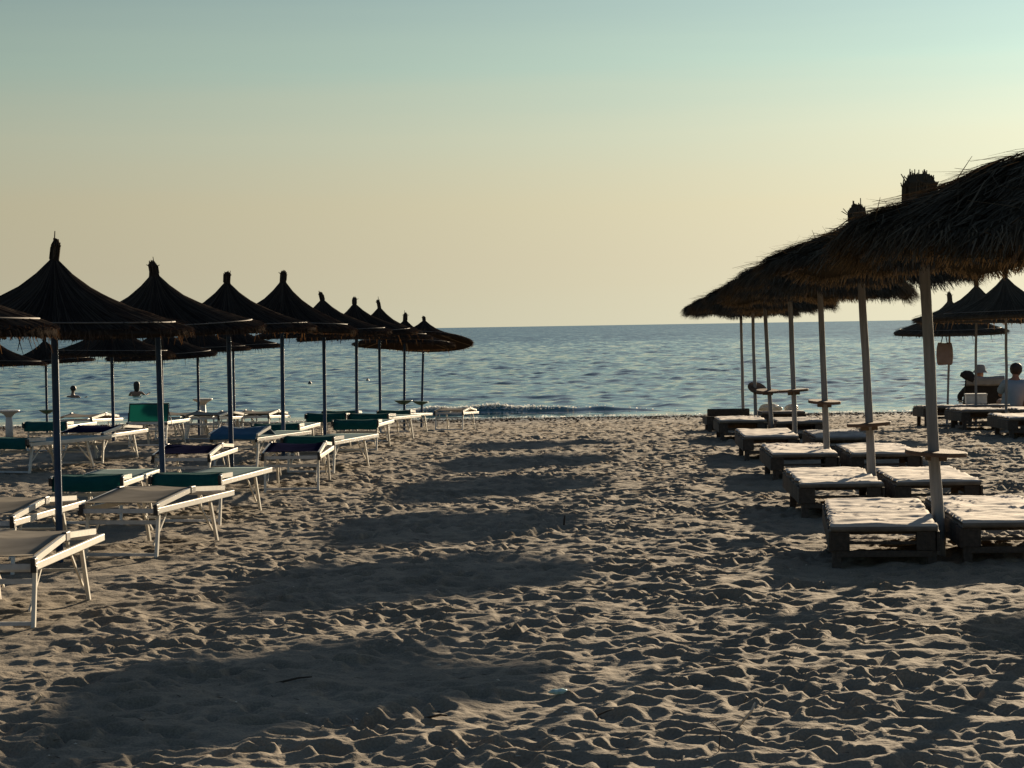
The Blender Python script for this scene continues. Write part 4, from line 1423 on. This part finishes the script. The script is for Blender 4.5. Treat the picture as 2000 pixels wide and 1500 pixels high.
def stick(name, label, cat, x, y, dx, dy, dz, rad, material, group=None, bow=.02):
    z = sand_at(x, y)
    m = MB()
    m.tube([(0, 0, -.01), (dx * .5 + bow, dy * .5, dz * .55 + .004), (dx, dy, dz)], [rad, rad * .9, rad * .55], 6)
    return thing(name, label, cat, (x, y, z + rad), me=m.mesh(name, material, True), group=group)


stick("stick", "pale flat stick poking up slantwise from the near sand", "stick", .93, 9.55, .075, .03, .085, .0065, M_TWIG)
stick("grass_stem", "thin bent grass stem standing in the near sand by the pale stick", "grass stem", .80, 9.05, -.05, .02, .14, .0022, M_DTWIG, None, .035)
stick("stick", "small white stub on the lit sand near the left edge", "stick", -2.22, 10.42, .03, .0, .035, .006, M_TWIG)
stick("twig", "dark twig lying in the big near shadow at left", "twig", -1.15, 10.85, .17, .02, .015, .006, M_DTWIG)
stick("twig", "dark twig at the lower right rim of the big near shadow", "twig", -.40, 9.75, .10, -.06, .01, .006, M_DTWIG)
stick("twig", "dark twig on the sand below the pale green wrapper", "twig", .34, 9.85, .08, .03, .015, .004, M_DTWIG)
stick("stick", "tiny pale stick right of the pale green wrapper", "stick", 1.02, 10.28, .008, .01, .035, .004, M_TWIG)
stick("stick", "short stake upright in the sand at the edge of a far shadow", "stick", .42, 19.3, .01, 0, .09, .009, M_DTWIG, None, .0)
w_ = thing("wrapper", "crumpled pale green wrapper on the near sand", "litter", (.19, 10.39, sand_at(.19, 10.39) + .012), (0, 0, .3), me=crumpled("wrapper", .038, .020, .012, 5, M_LITTER))
thing("seaweed_clump", "small dark clump of dry weed below the pale green wrapper", "seaweed", (.29, 10.02, sand_at(.29, 10.02) + .012), me=crumpled("seaweed_clump", .024, .018, .014, 6, M_WEED))

# wrack by the water line and straw fallen from the umbrellas: too many and too small to tell apart
r_ = np.random.default_rng(77)


def scatter(name, xs, ys, ln, wd, material, lift):
    n = len(xs)
    zs = np.interp(ys, _gy, _gzs) + sand_height(xs, ys)
    a = r_.uniform(0, 2 * math.pi, n)
    d = np.stack([np.cos(a) * ln, np.sin(a) * ln, r_.normal(0, .15, n) * ln], -1)
    s_ = np.stack([-np.sin(a) * wd, np.cos(a) * wd, 0 * a], -1)
    c = np.stack([xs, ys, zs + lift], -1)
    up = np.array([0, 0, 1.0]) * wd[:, None]
    v = np.stack([c - d - s_, c - d + s_, c + up, c + d + s_, c + d - s_, c - up * .6], 1).reshape(-1, 3)
    b_ = np.arange(n)[:, None] * 6
    q = np.concatenate([b_ + np.array([[0, 1, 2]]), b_ + np.array([[2, 3, 4]]), b_ + np.array([[1, 3, 2]]), b_ + np.array([[0, 2, 4]]), b_ + np.array([[0, 4, 5]]), b_ + np.array([[1, 5, 3]])])
    obj(name, np_mesh(name, v, q, material, False), kind="stuff")


n = 2600
ys = 60.2 - np.abs(r_.normal(0, 2.2, n))
scatter("seaweed", r_.uniform(-16, 16, n), ys, r_.uniform(.02, .07, n), r_.uniform(.008, .03, n), M_WEED, .01)
n = 900
ys = 8.8 + 24 * r_.uniform(0, 1, n) ** 1.6
xs = r_.normal(0, 1, n) * (1.5 + ys * .10)
scatter("fallen_straw", xs, ys, r_.uniform(.008, .035, n), r_.uniform(.0012, .003, n), M_DTWIG, .004)
n = 260
ys = 8.8 + 20 * r_.uniform(0, 1, n) ** 1.6
xs = r_.normal(0, 1, n) * (1.5 + ys * .10)
scatter("shell_fragments", xs, ys, r_.uniform(.004, .014, n), r_.uniform(.003, .006, n), M_TWIG, .004)

# froth on the small breaker and along the swash: thin flakes the low sun shines through
M_FROTH = simple_mat("sea_froth", (0.75, 0.76, 0.74), 0.9, 0.05, translucent=(.8, .8, .76, .5), spec=0.0)
sv_sea, wx, wy, be, bd, gn = SEA_PTS, SEA_X, SEA_Y, SEA_BE, SEA_BD, SEA_GN
w_crest = (be * np.clip(1 - np.abs(bd + .05) / .28, 0, 1) * np.clip((1.6 - wx) / 3.2, 0.04, 1) * np.clip((wx + 3.9) / 1.2, 0, 1)).ravel()
w_swash = (np.clip(1 - np.abs(wy - 61.7 - 0.35 * gn) / .35, 0, 1) * (np.abs(wx) < 16)).ravel() * 0.05
w_all = np.clip(w_crest + w_swash, 0, None)
pick = r_.choice(len(w_all), 3600, p=w_all / w_all.sum())
c = sv_sea[pick] + np.stack([r_.normal(0, .03, 3600), r_.normal(0, .03, 3600), np.abs(r_.normal(0, .022, 3600)) * (w_crest[pick] > 0.02) + .006], -1)
sz = r_.uniform(.008, .028, 3600)
a = r_.uniform(0, 6.283, 3600)
tlt = r_.uniform(-.9, .9, 3600)
e1 = np.stack([np.cos(a) * sz * 1.6, np.sin(a) * sz * 1.6, tlt * sz * .5], -1)
e2 = np.stack([-np.sin(a) * sz, np.cos(a) * sz, sz * r_.uniform(.2, 1.0, 3600)], -1)
fv = np.stack([c - e1, c - e2, c + e1, c + e2], 1).reshape(-1, 3)
obj("surf_froth", np_mesh("surf_froth", fv, np.arange(3600 * 4).reshape(-1, 4), M_FROTH, False), kind="stuff")
